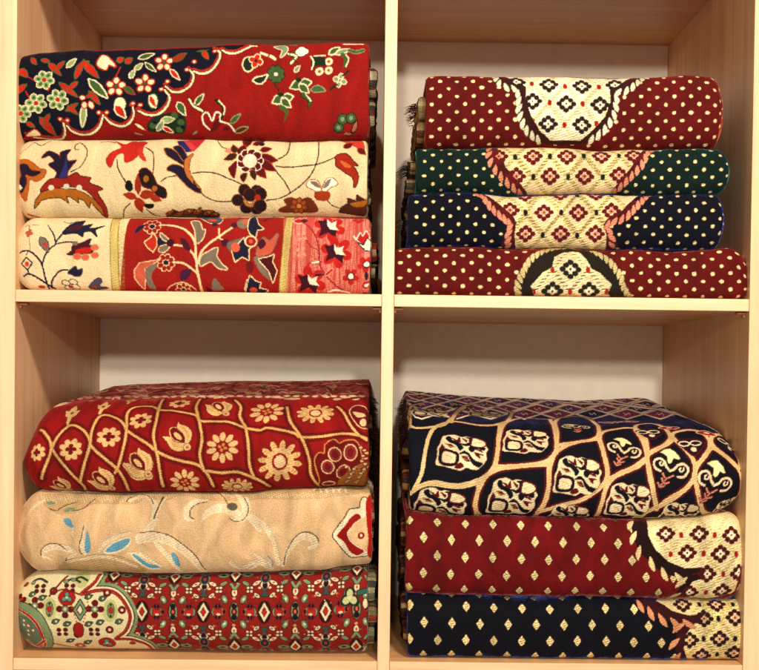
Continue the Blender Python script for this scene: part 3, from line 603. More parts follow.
H1, H2, H3 = (20,370,5.154), (140,370,5.154), (255,370,5.154)
def paint_red_lattice(rug):
    d = Dye(rug, hexc('9a1818')); gd = hexc('cf9450', 0); gl = hexc('e4bf88', 0); cr = hexc('e6c79c', 0); dk = hexc('6a0c0a'); cell = hexc('7a1010')
    d.crop(0,0,1)
    mg = lambda cr_, L: ph(cr_, L)
    lines = [mg(H1,[(105,308),(125,320),(155,365),(165,405),(210,470),(270,540),(330,600),(360,640)]),
             mg(H1,[(112,560),(125,510),(150,450),(165,400),(205,330),(262,285),(320,305),(355,350),(370,395),(430,450),(500,510),(540,570),(560,620)]),
             mg(H1,[(310,580),(325,510),(345,440),(362,380),(375,300),(405,245),(450,232),(500,250),(535,280),(550,310),(600,345),(670,390)])+mg(H2,[(80,415),(150,450),(220,470),(300,490),(350,540),(380,600)]),
             mg(H1,[(490,530),(515,470),(540,370),(550,290),(555,220),(600,190),(680,188)])+mg(H2,[(100,205),(170,210),(230,220),(290,235),(310,262),(380,265),(460,268),(520,290),(550,300),(620,310)])+mg(H3,[(60,298),(130,308),(200,325),(235,345),(320,345),(420,330),(500,330),(580,355)]),
             mg(H2,[(120,600),(105,540),(95,470),(80,400),(70,330),(85,260),(100,190),(120,150)]),
             mg(H2,[(330,520),(308,440),(320,350),(300,240),(290,190),(310,150)]),
             mg(H2,[(590,560),(565,490),(560,400),(545,300),(515,240),(520,190),(490,155)]),
             mg(H3,[(340,600),(290,540),(280,460),(250,370),(220,320),(180,260),(165,190)]),
             mg(H3,[(575,360),(530,330),(490,280),(460,225),(425,190)]),
             mg(H2,[(345,520),(420,530),(500,525),(560,545),(620,570),(670,600)])]
    for L in lines: d.line(L, 10, cell)
    for L in lines: d.line(L, 5.2, dk)
    for L in lines:
        d.line(L, 3.1, gd)
        q = smooth(d.uv(L), False, 5); 
        dist = np.r_[0, np.cumsum(np.hypot(*np.diff(q, axis=0).T))]
        for t in np.arange(0, dist[-1], 2.3e-3):
            p = np.array([np.interp(t, dist, q[:,0]), np.interp(t, dist, q[:,1])]); d.cover(p[None], gl, line=1.05e-3)
    def daisy(cr_, c, r, n=8, ins=True):
        d.crop(*cr_); d.flower(c, n, r*.72, r*.30, gl if ins else cr)
        if ins:
            d.ell(c, r*.6, r*.6, gl)
            for t in range(5): d.ell(c, r*.15, r*.15, cell, (r*.06, hexc('7e0c12')), 0, ((0,0) if t == 4 else (math.cos(t*1.57)*r*.3, math.sin(t*1.57)*r*.3)))
    for c, r in (((85,425),50),((262,408),58),((458,343),60),((622,258),58)): daisy(H1, c, r)
    daisy(H2, (205,172), 56)
    def petals(cr_, c, r, n=10):
        d.crop(*cr_)
        for i in range(n):
            t = i*2*math.pi/n+.3; a = (c[0]+0, c[1]+0); d.ell(c, r*.30, r*.17, gl, None, t, (math.cos(t)*r*.68, math.sin(t)*r*.68))
        d.flower(c, 4, r*.18, r*.1, gd, None, None)
    petals(H2, (425,398), 88); petals(H2, (232,580), 80); petals(H2, (655,215), 95)
    def tulip(cr_, c, s, rot):
        d.crop(*cr_); T = lambda L: [((x-351)*.423*s, (y-340)*.423*s) for x, y in L]
        ol = (2.5*s, dk)
        d.shape(c, T([(250,260),(258,205),(310,196),(352,236),(412,310),(432,400),(352,392),(280,342)]), cell, (5*s, gl), rot)
        d.shape(c, T([(285,270),(320,262),(372,308),(388,362),(340,356),(300,312)]), gl, None, rot)
        d.shape(c, T([(345,120),(372,152),(432,180),(490,230),(512,300),(497,370),(450,432),(420,420),(425,342),(400,282),(350,222),(328,195)]), gl, ol, rot)
        d.shape(c, T([(155,310),(192,308),(250,322),(282,372),(342,402),(412,412),(440,440),(402,500),(340,512),(280,492),(240,450),(208,382)]), gl, ol, rot)
        d.ell(c, 19*s, 19*s, gl, ol, rot, (46*s, 51*s)); d.ell(c, 9*s, 9*s, hexc('c86a5a', 0), None, rot, (46*s, 51*s))
        sp = lambda P: d.line(np.array(T(P))*d.mm(1)+d.uv([c])[0], 4*s, gd, raw=True)
        sp([(365,180),(420,230),(450,300),(455,370)]); sp([(390,200),(460,270),(470,330)]); sp([(215,345),(260,410),(320,450),(390,455)]); sp([(250,360),(300,420),(360,435)])
    tulip(H1, (215,600), .75, -.1); tulip(H1, (425,575), .95, -.1); tulip(H1, (615,500), 1.05, 0); tulip(H2, (-5,490), 1.0, 0); tulip(H2, (200,350), 1.0, -.1); tulip(H2, (405,195), 1.0, .25)
    def sun(cr_, c, r, sq=1.):
        d.crop(*cr_)
        for i in range(12):
            t = i*2*math.pi/12+.15; d.ell(c, r*.26, r*.135, gl, (2, dk), t, (math.cos(t)*r*.78, math.sin(t)*r*sq*.78))
            for q in (.62, .74, .86): d.ell(c, r*.03, r*.10, gd, None, t, (math.cos(t)*r*q, math.sin(t)*r*sq*q))
        d.ell(c, r*.66, r*.66*sq, gl)
        for i in range(18):
            t = i*.35; rr = r*(.42 if i % 2 else .55); d.ell(c, 7, 3, gd, None, 0, (math.cos(t)*rr, math.sin(t)*rr*sq))
        d.ell(c, r*.27, r*.32*sq, cr, (r*.1, hexc('9a1410')))
    sun(H3, (128,472), 112); sun(H3, (312,222), 98, .72); sun(H2, (500,600), 80, .5)
    d.crop(*H3)                                             # big flower at the open end
    d.poly([(310,470),(330,430),(360,430),(365,385),(405,360),(435,380),(470,365),(520,370),(545,430),(560,560),(520,600),(350,600),(335,560)], cell, (7, gd))
    for c, a, b, r in (((375,500),34,42,-.3),((412,435),34,42,-.4),((492,425),36,46,0),((455,525),34,46,.5),((380,585),36,18,0)):
        d.ell(c, a*.86, b*.86, hexc('963434'), (6, cr), r); d.ell(c, a*.45, b*.55, hexc('7a1a1c'), None, r)
    d.poly([(430,570),(500,510),(560,480),(575,540),(570,600),(450,600)], hexc('a86a30', 0))
    for i in range(26): d.ell((470+(i*37) % 100, 500+(i*23) % 90), 9, 6, gl, (3, hexc('5e1410')))
    for i in range(9): d.ell((545+(i*17) % 40, 400+i*14), 9, 6, gl, (3, hexc('5e1410')))
    d.poly([(490,215),(520,185),(560,190),(585,230),(590,290),(560,300),(520,270)], cell, (6, cr)); d.poly([(505,215),(560,225),(570,240),(530,245)], cr); d.ell((560,270), 20,28, cr, (5, cell))
    d.crop(*H1); d.vs = 2.3                                 # little crowns on the shoulder
    for c, s in (((268,222),1.0),((430,188),.9),((572,158),.8)):
        d.shape(c, [(-38*s,-12*s),(-20*s,-8*s),(-14*s,-26*s),(0,-44*s),(14*s,-26*s),(20*s,-8*s),(38*s,-12*s),(26*s,14*s),(12*s,20*s),(6*s,46*s),(-6*s,46*s),(-12*s,20*s),(-26*s,14*s)], gl, (3, hexc('6a4a20')), 0, False)
        d.ell(c, 8, 8, hexc('8a5a2a', 0))
    d.vs = 2.6
    # cream border scrolls on the top face
    for c, a, b, r in (((185,160),46,14,-.45),((300,138),52,16,.1),((215,172),18,12,-.3),((365,158),18,9,0),((430,125),44,9,-.1),((495,142),20,8,0),((560,120),40,8,0),((640,130),30,6,0),((285,125),30,10,-.3)):
        d.ell(c, a, b, cr, (3, dk), r)
    d.crop(*H2)
    for c, a, b in (((30,120),40,8),((360,135),46,9),((520,138),50,9),((600,140),34,8)): d.ell(c, a, b, cr, (2, dk))
    d.crop(*H3)
    for c, a, b in (((20,140),30,8),((110,142),30,10),((190,148),46,9),((425,150),24,8),((520,150),20,7)): d.ell(c, a, b, cr, (2, dk))
    d.vs = 1.
    # dense medallion ground behind, on the flat top
    r = np.random.default_rng(3); d.crop(0,0,1); cols = [hexc('f4dcb4', .5), hexc('f4dcb4', .5), hexc('f4dcb4', .5), gl, hexc('3a1418'), hexc('6a0a12'), hexc('e8d0a0', .5)]
    cols = [hexc('f6e2bc'), hexc('f6e2bc'), hexc('f0d8a8'), hexc('e2bb84'), hexc('4a1014'), hexc('6a0a12'), hexc('c9b48a')]
    for i in range(190):
        y = 379+19*r.random()**.8; x = r.uniform(60+(398-y)*2.4, 364); k = .3+.7*(y-378)/20; w = r.uniform(3, 8); h = r.uniform(.6, 1.8)*k; sg = r.choice([-1, 1]); c_ = cols[r.integers(7)]
        if i % 3: d.sline([(x-w, y+h*sg), (x-w*.3, y-h*sg), (x+w*.5, y-h*.6*sg), (x+w, y+h*sg)], r.uniform(.8, 1.5)*(.5+k*.5), c_)
        else: d.poly([(x-w*.8, y), (x, y-h*.7), (x+w*.8, y), (x, y+h*.7)], c_)
    for i in range(34):                                     # the leafy guard stripe along the shoulder
        x = 52+i*9.4; y = 399.5-3.2*min(1, (x-50)/90)+r.normal()*.3; d.poly([(x-3.6, y+.4), (x-.5, y-1.1), (x+3.4, y-.2), (x+.6, y+1.2)], cols[0])
    return d

I1, I2, I3 = (10,485,5.838), (130,485,5.838), (250,485,5.622)
def paint_beige_scroll(rug):
    d = Dye(rug, hexc('dcbb92')); em = hexc('f0dfc0', 0); em2 = hexc('cfae80', 0); k = hexc('4a3c28', 0); bl = hexc('6fa6b8', 0); gn = hexc('8c9c7e', 0)
    def band(pts, w, tap=None, edge=None, es=1):
        d.line(pts, w, em, taper=tap)
        q = smooth(d.uv(pts), False, 5); dist = np.r_[0, np.cumsum(np.hypot(*np.diff(q, axis=0).T))]; W = d.mm(w)/2
        for i, t in enumerate(np.arange(0, dist[-1], 1.3e-3)):   # rows of satin stitches
            p = np.array([np.interp(t, dist, q[:,0]), np.interp(t, dist, q[:,1])]); p2 = np.array([np.interp(t+1e-4, dist, q[:,0]), np.interp(t+1e-4, dist, q[:,1])])
            e = p2-p; e /= np.hypot(*e)+1e-12; n = np.array([-e[1], e[0]]); f = 1. if tap is None else np.interp(t/dist[-1], np.linspace(0, 1, len(tap)), tap)
            d.cover(np.array([p-n*W*.8*f, p+n*W*.8*f+e*.5e-3]), em2, line=.2e-3)
        if edge:
            o = []
            for i in range(len(q)):
                e = q[min(i+1, len(q)-1)]-q[max(i-1, 0)]; e = e/(np.hypot(*e)+1e-12); f = 1. if tap is None else np.interp(i/(len(q)-1), np.linspace(0, 1, len(tap)), tap)
                o.append(q[i]+np.array([-e[1], e[0]])*W*es*f)
            d.line(np.array(o), edge, k, raw=True, sm=False)
    d.crop(*I1)
    band([(330,425),(380,400),(350,375),(270,360),(205,375),(195,410),(240,430)], 34, [.4,.6,1,1,1,.7,.3])
    d.line([(182,412),(185,375),(230,343),(290,350),(335,385)], 5, k); d.line([(330,425),(325,460),(305,505)], 6, k)
    d.poly([(335,440),(400,425),(520,405),(640,415),(760,470),(760,510),(300,505)], em2)
    band([(330,450),(430,430),(540,420),(640,440),(740,480)], 22, [.5,1,1,.6])
    band([(435,235),(425,290),(420,340),(430,400)], 26, [.2,.8,1,1]); d.line([(430,240),(420,290),(405,350),(410,395),(430,410)], 5, k)
    d.poly([(450,265),(465,310),(470,370),(455,400),(435,380),(440,320)], bl); d.poly([(312,200),(345,195),(362,225),(370,250),(345,245),(320,225)], bl)
    band([(520,385),(550,340),(620,300),(700,280)], 30, [.6,1,.9,.4]); d.poly([(555,390),(590,350),(640,325),(700,312),(690,345),(650,375),(600,392)], bl, (8, em))
    d.line([(525,370),(545,330),(600,300),(720,265)], 4, em2); d.line([(370,250),(365,285),(375,300)], 5, em)
    # stitched band along the top
    d.poly([(170,60),(300,45),(760,40),(760,100),(500,110),(380,160),(280,170),(200,120)], em2)
    for i in range(40): d.line([(180+i*15, 55+8*math.sin(i)), (195+i*15, 95+9*math.sin(i*1.7))], 3, em)
    d.line([(225,135),(270,150),(310,125),(395,98)], 5, k); d.line([(370,150),(430,135),(500,80)], 5, k); d.poly([(210,100),(245,95),(265,108),(225,115)], gn); d.poly([(315,145),(350,130),(380,140),(330,160)], gn)
    d.line([(680,100),(700,75),(750,65)], 5, k)
    band([(100,180),(140,130),(200,90)], 26, [.3,1,.6])
    d.crop(*I2)
    d.poly([(0,30),(760,20),(760,75),(480,90),(300,60),(200,90),(0,60)], em2); 
    for i in range(60): d.line([(i*13, 45+5*math.sin(i)), (8+i*13, 72+6*math.sin(i*1.7))], 2.6, em)
    band([(0,90),(50,70),(110,75),(150,130),(140,200),(110,260),(60,320)], 34, [.6,.7,.8,1,1.2,1.3,1]); band([(150,160),(190,100),(215,70)], 22, [1,.8,.4])
    d.line([(0,70),(60,55),(115,70),(138,110)], 5, k); d.line([(195,70),(165,130),(140,195)], 8, k)
    band([(60,310),(130,300),(220,320),(300,370),(370,430),(430,500)], 52, [1.2,1.1,1,.9,.8,.6], 5, -1); band([(150,340),(210,400),(270,470),(300,500)], 30, [.8,1,.9,.7])
    d.poly([(240,405),(262,400),(285,440),(290,478),(260,455)], bl); d.poly([(10,408),(50,415),(100,455),(160,470),(170,485),(120,485),(70,460)], bl, (5, em))
    band([(-10,395),(60,400),(120,440),(180,470)], 20, [.5,1,1,.4])
    band([(370,205),(335,190),(335,140),(380,100),(450,90)], 40, [.3,.9,1,.9,.4], 5, 1)
    band([(420,210),(450,165),(520,135),(600,150),(650,190)], 56, [.2,.7,1,1,.6]); band([(500,40),(600,40),(660,80),(680,140),(650,195),(600,195)], 50, [.4,1,1.1,1.1,.9,.5])
    d.ell((597,125), 32, 24, hexc('6e6450', 0), (3, em2), .3); d.line([(510,45),(550,75),(570,110)], 5, k); d.line([(620,30),(670,80),(690,140),(670,195),(620,213),(580,195)], 5, k)
    band([(700,190),(730,220),(760,260)], 36, [1,1,.8])
    band([(590,450),(640,480),(690,470)], 36, [.6,1,.7]); band([(700,460),(760,440)], 24)
    d.crop(*I3)
    d.poly([(0,35),(760,10),(760,50),(400,75),(0,75)], em2)
    for i in range(50): d.line([(i*13, 45+5*math.sin(i)), (8+i*13, 68+6*math.sin(i*1.7))], 2.6, em)
    band([(10,180),(70,215),(110,270),(140,340),(160,440)], 30, [1.2,1,.9,.8,.8]); band([(185,450),(205,390),(240,330),(290,290),(350,300),(365,330),(335,350)], 36, [.5,.8,1,1,1.1,1,.6])
    d.line([(190,450),(200,390),(240,310),(290,268),(345,270),(380,300),(385,325)], 5, k)
    for i in range(7): band([(20+i*14, 380+i*8),(60+i*10, 420+i*5),(100+i*6, 470)], 12, [.4,1,.8])
    d.line([(0,470),(60,440),(100,470)], 14, em); d.line([(100,400),(125,430),(125,460)], 6, bl)
    for i in range(5): d.line([(360+i*35, 30),(385+i*35, 12+10*(i % 2)),(400+i*35, 40)], 10, em); 
    d.line([(370,30),(420,25),(500,20)], 4, k)
    # red medallion at the open end
    M = [(650,70),(620,100),(615,130),(560,140),(530,190),(490,240),(465,285),(490,320),(530,370),(570,405),(620,400),(670,380),(700,200)]
    d.poly(M, em, (6, k)); d.poly([(600,160),(625,185),(600,215),(575,240),(545,280),(590,330),(640,370),(600,395),(560,370),(530,320),(490,285),(530,235),(560,190)], hexc('a01a14'))
    d.poly([(700,180),(600,210),(575,240),(550,275),(580,325),(640,360),(700,350)], hexc('e0c094'), (5, em)); 
    for i in range(16): d.line([(560+i*6, 240+((i*29) % 60)), (575+i*6, 246+((i*29) % 60))], 2.5, em2)
    d.ell((625,285), 20,22, hexc('a01a14')); d.ell((625,283), 8,9, em); d.poly([(655,80),(700,90),(700,390),(660,390),(665,300),(655,200)], hexc('b01c18'))
    return d

J1, J2, J3 = (10,568,6.072), (130,568,6.072), (260,568,6.072)
def paint_fine_allover(rug):
    red = hexc('96281e'); d = Dye(rug, red); iv = hexc('e6d8b4'); sg = hexc('8a9a74'); nv = hexc('1c1c2c'); br = hexc('3e1612'); lr = hexc('c23424')
    d.crop(*J2); O = d.uv([(72,265)])[0]; mm = 1.66e-4           # one crop pixel
    O2 = d.uv([(445,268)])[0]; PX = abs(O2[0]-O[0]); PY = .0405
    vdir = 1
    def E(x, y, a, b, c, ol=None, rot=0):
        t = np.linspace(0, 2*math.pi, 13)[:-1]; q = np.stack([np.cos(t)*a, np.sin(t)*b], 1); cs, sn = math.cos(rot), math.sin(rot)
        q = np.stack([q[:,0]*cs-q[:,1]*sn, q[:,0]*sn+q[:,1]*cs], 1)*mm+np.array([x, y])
        d.poly(q, c, ol, False, raw=True)
    def D4(x, y, a, b, c, ol=None): d.poly(np.array([(-a,0),(0,-b),(a,0),(0,b)])*mm+np.array([x, y]), c, ol, False, raw=True)
    def tile(x, y, odd):
        q = lambda dx, dy: (x+dx*mm, y+dy*mm)
        E(x, y, 44, 70, br)
        D4(x, y, 34, 58, iv, (5, br)); D4(x, y, 14, 26, lr, (4, br))
        if odd:
            for sx in (-1, 1):
                E(*q(sx*75, 2), 38, 22, sg, (5, br)); E(*q(sx*75, 2), 16, 9, br)
            return
        for sx in (-1, 1):
            E(*q(sx*88, 0), 38, 34, sg, (4, br)); E(*q(sx*88, 0), 24, 44, lr, (3, nv))
            for sy in (-1, 1):
                E(*q(sx*80, sy*33), 8, 14, nv); E(*q(sx*98, sy*33), 8, 14, nv); E(*q(sx*92, sy*16), 13, 7, iv if sy > 0 else red)
                for a in (-11, 11):
                    for b in (-11, 11): E(*q(sx*93+a, sy*134+b), 8.5, 7.5, iv, (4, br))
                E(*q(sx*48, sy*98), 20, 10, iv, (4, br), sx*sy*.6); E(*q(sx*48, sy*98), 8, 4, br, None, sx*sy*.6)
                E(*q(sx*78, sy*86), 9, 6, lr); E(*q(sx*66, sy*90), 6, 6, hexc('d89a80'))
                E(*q(sx*130, sy*76), 17, 26, sg, (4, br), sx*sy*.5); E(*q(sx*130, sy*74), 8, 11, iv, None, sx*sy*.5); E(*q(sx*118, sy*62), 9, 9, hexc('3f6a66'))
                E(*q(sx*52, sy*172), 26, 11, iv, (4, br), -sx*sy*.5); E(*q(sx*52, sy*172), 9, 4, lr); E(*q(sx*120, sy*172), 24, 12, sg, (4, br), sx*sy*.5)
            E(*q(sx*128, 0), 9, 14, nv, (4, lr))
            E(*q(sx*187, 0), 25, 58, sg, (4, br)); 
            for sy in (-1, 1): E(*q(sx*187, sy*34), 15, 15, nv, (3, br)); E(*q(sx*187, sy*116), 16, 24, iv, (5, br)); E(*q(sx*187, sy*116), 6, 9, lr); d.poly(np.array([q(sx*187-34, sy*170), q(sx*187-20, sy*176), q(sx*187, sy*150), q(sx*187+20, sy*176), q(sx*187+34, sy*170), q(sx*187+8, sy*132), q(sx*187-8, sy*132)]), sg, (3, br), False, raw=True); E(*q(sx*187, sy*82), 9, 8, hexc('d89a80'))
            E(*q(sx*187, 0), 15, 19, hexc('5a1414'), (3, nv)); E(*q(sx*187, 0), 8, 11, hexc('e07050'))
        for sy in (-1, 1):
            d.poly(np.array([q(-26, sy*92), q(26, sy*92), q(9, sy*118), q(26, sy*146), q(-26, sy*146), q(-9, sy*118)]), hexc('4a5a54'), (3, br), False, raw=True)
            E(*q(0, sy*160), 28, 22, iv, (3, br)); E(*q(0, sy*156), 15, 20, nv, (3, lr)); E(*q(-32, sy*142), 9, 6, iv); E(*q(32, sy*142), 9, 6, iv); E(*q(0, sy*206), 26, 34, hexc('2c3a48'), (4, sg)); E(*q(0, sy*206), 9, 12, lr)
    n = int(rug.umax/PX)+2
    for j in range(-3, 4):
        for i in range(-n, n+1):
            x = O[0]+i*PX+(PX/2 if j % 2 else 0); y = O[1]+j*PY
            if -PX < x < rug.umax+PX and -.03 < y < rug.vmax+.03 and -.09 < y-O[1] < .1: tile(x, y, j % 2)
    r9 = np.random.default_rng(31)
    for i in range(1500):
        x, y = r9.uniform(0, rug.umax), r9.uniform(0, rug.vmax)
        if abs(y-O[1]) < .09: d.cover(np.array([[x-.0003, y],[x+.0003, y]]), [iv, sg, nv, br, lr, hexc('c8906a')][r9.integers(6)], line=r9.uniform(.3e-3, .6e-3))
    # pale scalloped medallion at the folded end
    d.crop(*J1)
    B = [(545,40),(510,90),(430,160),(520,140),(600,140),(660,170),(705,230),(728,300),(700,380),(640,430),(700,432),(760,440),(840,470),(900,520),(960,560)]
    d.line(B, 100, sg); d.line(B, 62, br); d.line(B, 50, iv); d.line(B, 26, red)
    field = B+[(960,640),(0,640),(0,0),(560,0)]
    cr = hexc('e2d6ac'); keep = d.mask(field, sm=True); d.clip = keep
    d.cover(d.uv([(0,0),(1000,0),(1000,640),(0,640)]), cr)
    d.cover(np.array([[-.01,-.01],[O[0],-.01],[O[0],rug.vmax],[-.01,rug.vmax]]), cr)
    d.clip = keep
    gy = hexc('c3c48a')
    for c in ((240,250),(610,260),(90,240),(20,150),(440,60)): d.ell(c, 46, 70, gy)
    d.line(B, 12, hexc('b8261c'), ol=(3, br))
    def fl(c, s=1.):
        for a, b in ((-20,-15),(20,-15),(-20,15),(20,15)): d.ell(c, 12*s, 11*s, MAROON, (3, br), 0, (a*s, b*s))
        d.ell(c, 8*s, 8*s, iv)
    for c in ((183,125),(362,122),(318,388),(512,388),(60,330),(700,90)): fl(c)
    for c in ((335,250),(515,250),(150,230),(60,200)):
        for a, b in ((0,-36),(0,36),(-36,0),(36,0)): d.ell(c, 18, 17, hexc('7a1616'), (3, br), 0, (a, b))
        d.ell(c, 20, 20, sg, (4, br)); d.ell(c, 9, 9, iv)
    for c in ((240,250),(612,258)): d.ell(c, 20, 44, sg, (4, hexc('6a3018'))); d.ell(c, 12, 18, lr, (3, br)); d.ell(c, 6, 8, nv, None, 0, (0,-34)); d.ell(c, 6, 8, nv, None, 0, (0,34))
    d.shape((425,255), [(-40,0),(0,-62),(40,0),(0,62)], sg, (6, nv), 0, False); d.shape((425,255), [(-16,0),(0,-26),(16,0),(0,26)], iv, (6, nv), 0, False)
    for i in range(9):
        for sx in (-1, 1): d.ell((425,255), 5, 5, lr, None, 0, (sx*(52-abs(i-2)*6), -70+i*20))
    for c in ((345,180),(590,455)):
        d.ell(c, 52, 46, hexc('b8261c'), (3, br)); d.flower(c, 3, 18, 14, hexc('6aa08a'), (4, nv), (8, iv), None, -1.57)
    for c in ((265,140),(590,150),(605,375),(410,405),(680,255)): d.ell(c, 20, 20, hexc('8a1a14'), (5, nv)); d.ell(c, 9, 9, iv)
    for c in ((280,325),(350,340),(200,180),(480,340),(550,330),(565,185),(665,325),(475,450),(370,440),(140,160),(480,175)): d.leaf((c[0]-26,c[1]+8),(c[0]+22,c[1]-10), 30, hexc('5a6a50'), (4, nv)); d.ell(c, 6, 6, iv)
    for c in ((185,80),(385,80),(430,70)): d.line([(c[0]-40,c[1]),(c[0],c[1]-14),(c[0]+40,c[1]+6)], 16, hexc('4a4438')); d.ell(c, 14, 12, sg, (3, nv), 0, (-44, 4))
    d.line([(240,170),(290,110),(350,50)], 12, hexc('8a1a14')); d.line([(260,150),(330,130),(420,160)], 10, hexc('8a1a14'))
    d.shape((418,395), [(-30,-40),(0,-70),(30,-40),(24,10),(0,30),(-24,10)], hexc('a8241c'), (4, br)); d.ell((428,470), 30, 24, lr, (7, sg)); d.ell((428,470), 12, 10, iv)
    d.line([(230,450),(330,470),(420,510),(520,520),(640,525)], 14, hexc('b0624a')); d.ell((685,490), 40, 26, sg, (5, br)); d.ell((685,490), 18, 14, lr, (4, iv))
    for c in ((70,190),(100,100),(40,215),(745,455),(820,500)): d.ell(c, 16, 12, lr, (4, nv))
    # second green scallop
    C2 = [(20,225),(90,235),(160,285),(210,360),(240,440),(240,500)]
    d.poly([(20,240),(100,250),(160,300),(205,370),(225,440),(200,520),(100,520),(40,400)], hexc('7c8a6a'))
    d.line(C2, 44, sg, ol=(5, br)); d.line([(x-26, y+22) for x, y in C2], 16, hexc('b8261c'), ol=(3, iv))
    d.poly([(50,300),(110,310),(170,380),(190,450),(120,450),(70,390)], hexc('6f7f66'), (4, hexc('3d4c40'))); 
    for c in ((85,318),(112,350),(140,378),(112,380),(85,345),(115,405)): d.ell(c, 9, 8, iv, (4, hexc('8a5a40')))
    d.line([(110,440),(160,470),(210,440)], 18, hexc('b8261c'), ol=(3, iv))
    d.clip = None
    d.crop(*J3)
    d.flower((545,182), 3, 24, 22, hexc('cfcf98'), (12, hexc('1c3a30')), (10, hexc('e6d8a0')), None, -1.57); d.line([(600,150),(660,145)], 26, hexc('3f6a58'), ol=(4, nv)); d.ell((640,215), 16, 26, iv, (4, br))
    d.line([(560,520),(610,510),(640,480)], 12, iv)
    return d

K1, K2, K3 = (395,385,4.784), (510,385,4.784), (625,385,4.784)
def paint_navy_lattice(rug):
    base = hexc('10101f'); d = Dye(rug, base); cr = hexc('e9cd9c', 0); mr = hexc('6a0e14'); blu = hexc('18184a')
    iv = hexc('efdcb4', 0)
    def cell(cr_, pts, sharp=()):
        out = []
        for i, p in enumerate(pts): out += [p, p] if i in sharp else [p]
        out = ph(cr_, out); return out+[out[0]]
    CELLS = [(cell(K1, [(70,200),(100,205),(180,200),(250,180),(300,130),(330,100),(200,80),(80,100)]), 0), (cell(K1, [(60,520),(110,492),(180,475),(300,488),(400,468),(395,520),(380,580),(372,640),(100,640)], (4,)), 0),
             (cell(K1, [(92,495),(125,430),(140,350),(155,270),(180,215),(225,185),(290,175),(400,192),(502,190),(494,260),(488,330),(470,395),(425,440),(360,468),(290,480),(180,465)], (0, 8)), 0),
             (cell(K1, [(270,172),(300,125),(350,95),(450,95),(560,132),(540,170),(480,190),(400,192),(330,180)], (0, 4)), 1),
             (cell(K2, [(-70,390),(-60,320),(-50,240),(-25,185),(20,165),(80,160),(192,165),(210,200),(222,260),(222,310),(190,355),(140,375),(60,385)], (0, 6)), 1),
             (cell(K2, [(132,608),(165,560),(185,480),(190,400),(215,330),(270,290),(340,270),(422,260),(440,300),(455,360),(465,420),(450,470),(400,515),(330,555),(230,580)], (0, 7)), 1),
             (cell(K2, [(222,290),(225,230),(215,180),(240,158),(310,150),(370,160),(415,190),(425,230),(400,258),(310,275)], (0,)), 1),
             (cell(K2, [(-180,640),(-165,560),(-140,480),(-100,425),(-40,400),(60,388),(184,378),(186,450),(175,540),(132,612),(60,640)], (6,)), 1),
             (cell(K2, [(468,450),(462,380),(445,310),(430,255),(445,225),(500,212),(560,205),(610,212),(645,250),(656,300),(655,345),(620,385),(560,412)], (0,)), 1),
             (cell(K3, [(-120,640),(-110,560),(-85,480),(-30,425),(40,395),(105,345),(112,400),(125,470),(140,540),(150,585),(100,610),(0,650)], (5, 9)), 1),
             (cell(K3, [(152,592),(140,530),(125,450),(112,380),(108,340),(130,315),(200,285),(235,258),(290,310),(325,355),(335,400),(320,460),(270,510),(200,550)], (0, 7)), 1),
             (cell(K3, [(105,335),(85,270),(50,215),(60,190),(120,185),(170,195),(210,230),(215,258),(190,285),(140,315)], (0,)), 1),
             (cell(K3, [(336,388),(320,345),(280,300),(230,255),(235,228),(300,215),(360,225),(400,260),(405,300),(380,345)], (0,)), 1),
             (cell(K3, [(380,640),(365,590),(350,520),(338,450),(340,400),(370,355),(412,300),(450,320),(500,360),(545,410),(556,460),(545,520),(500,565),(440,600)], (0, 6)), 1),
             (cell(K3, [(548,400),(500,352),(440,305),(412,268),(430,238),(480,245),(525,285),(550,345)]), 1), (cell(K3, [(60,660),(120,600),(200,565),(300,490),(335,440),(350,520),(370,600),(385,660)], (4,)), 1)]
    # dense small lattice on the flat top
    r = np.random.default_rng(5); cl = [hexc('9a1a1e'), hexc('0c0c1c'), hexc('7a1016'), hexc('12122e'), hexc('a02020')]; d.crop(0,0,1)
    ys = [389.5, 391.5, 394, 397, 400.5, 404.5, 409, 414, 419]; crd = hexc('fff2d0', .6)
    for a in range(1, len(ys)-1):
        y0, y, y1 = ys[a-1], ys[a], ys[a+1]; wd = 13.5+a*.5
        for b in range(-1, 14):
            x = 405+b*wd*2+(wd if a % 2 else 0)+r.normal()*.5
            if x < 396 or x > 735: continue
            q = [(x-wd, y), (x-wd*.4, (y+y0)/2-.6), (x, y0), (x+wd*.4, (y+y0)/2-.6), (x+wd, y), (x+wd*.4, (y+y1)/2+.6), (x, y1), (x-wd*.4, (y+y1)/2+.6)]
            d.poly(q, cl[r.integers(5)], None, False); d.sline(q+q[:1], .75+a*.10, crd)
            q2 = [(x+(px-x)*.55, y+(py-y)*.5) for px, py in q]; d.poly(q2, cl[r.integers(5)], None, False)
            h = (y1-y)*.2; d.sline([(x-3.2, y-h), (x-1, y+h), (x+2, y-h), (x+3.4, y+h)], .35+a*.07, hexc('f0e0bc'))
            for j in range(4):
                ux, uy = x+r.uniform(-wd, wd)*.85, y+r.uniform(y0-y, y1-y)*.7; d.poly([(ux-1.1, uy), (ux, uy-.35), (ux+1.1, uy), (ux, uy+.35)], hexc('d8cc9a'), None, False)
    for q in ([(560,392),(585,398),(615,404),(655,409),(700,414)], [(500,391),(520,397),(560,402),(600,404)]): d.sline(q, 2.2, mr); d.sline(q, 1.3, crd)
    d.crop(0,0,1)
    for q, w_ in CELLS: d.line(q, 8.6 if w_ else 6.0, mr if w_ else hexc('14102a'))
    for q, w_ in CELLS: d.line(q, 4.3 if w_ else 3.8, cr)
    lf = hexc('d8b272', 0)
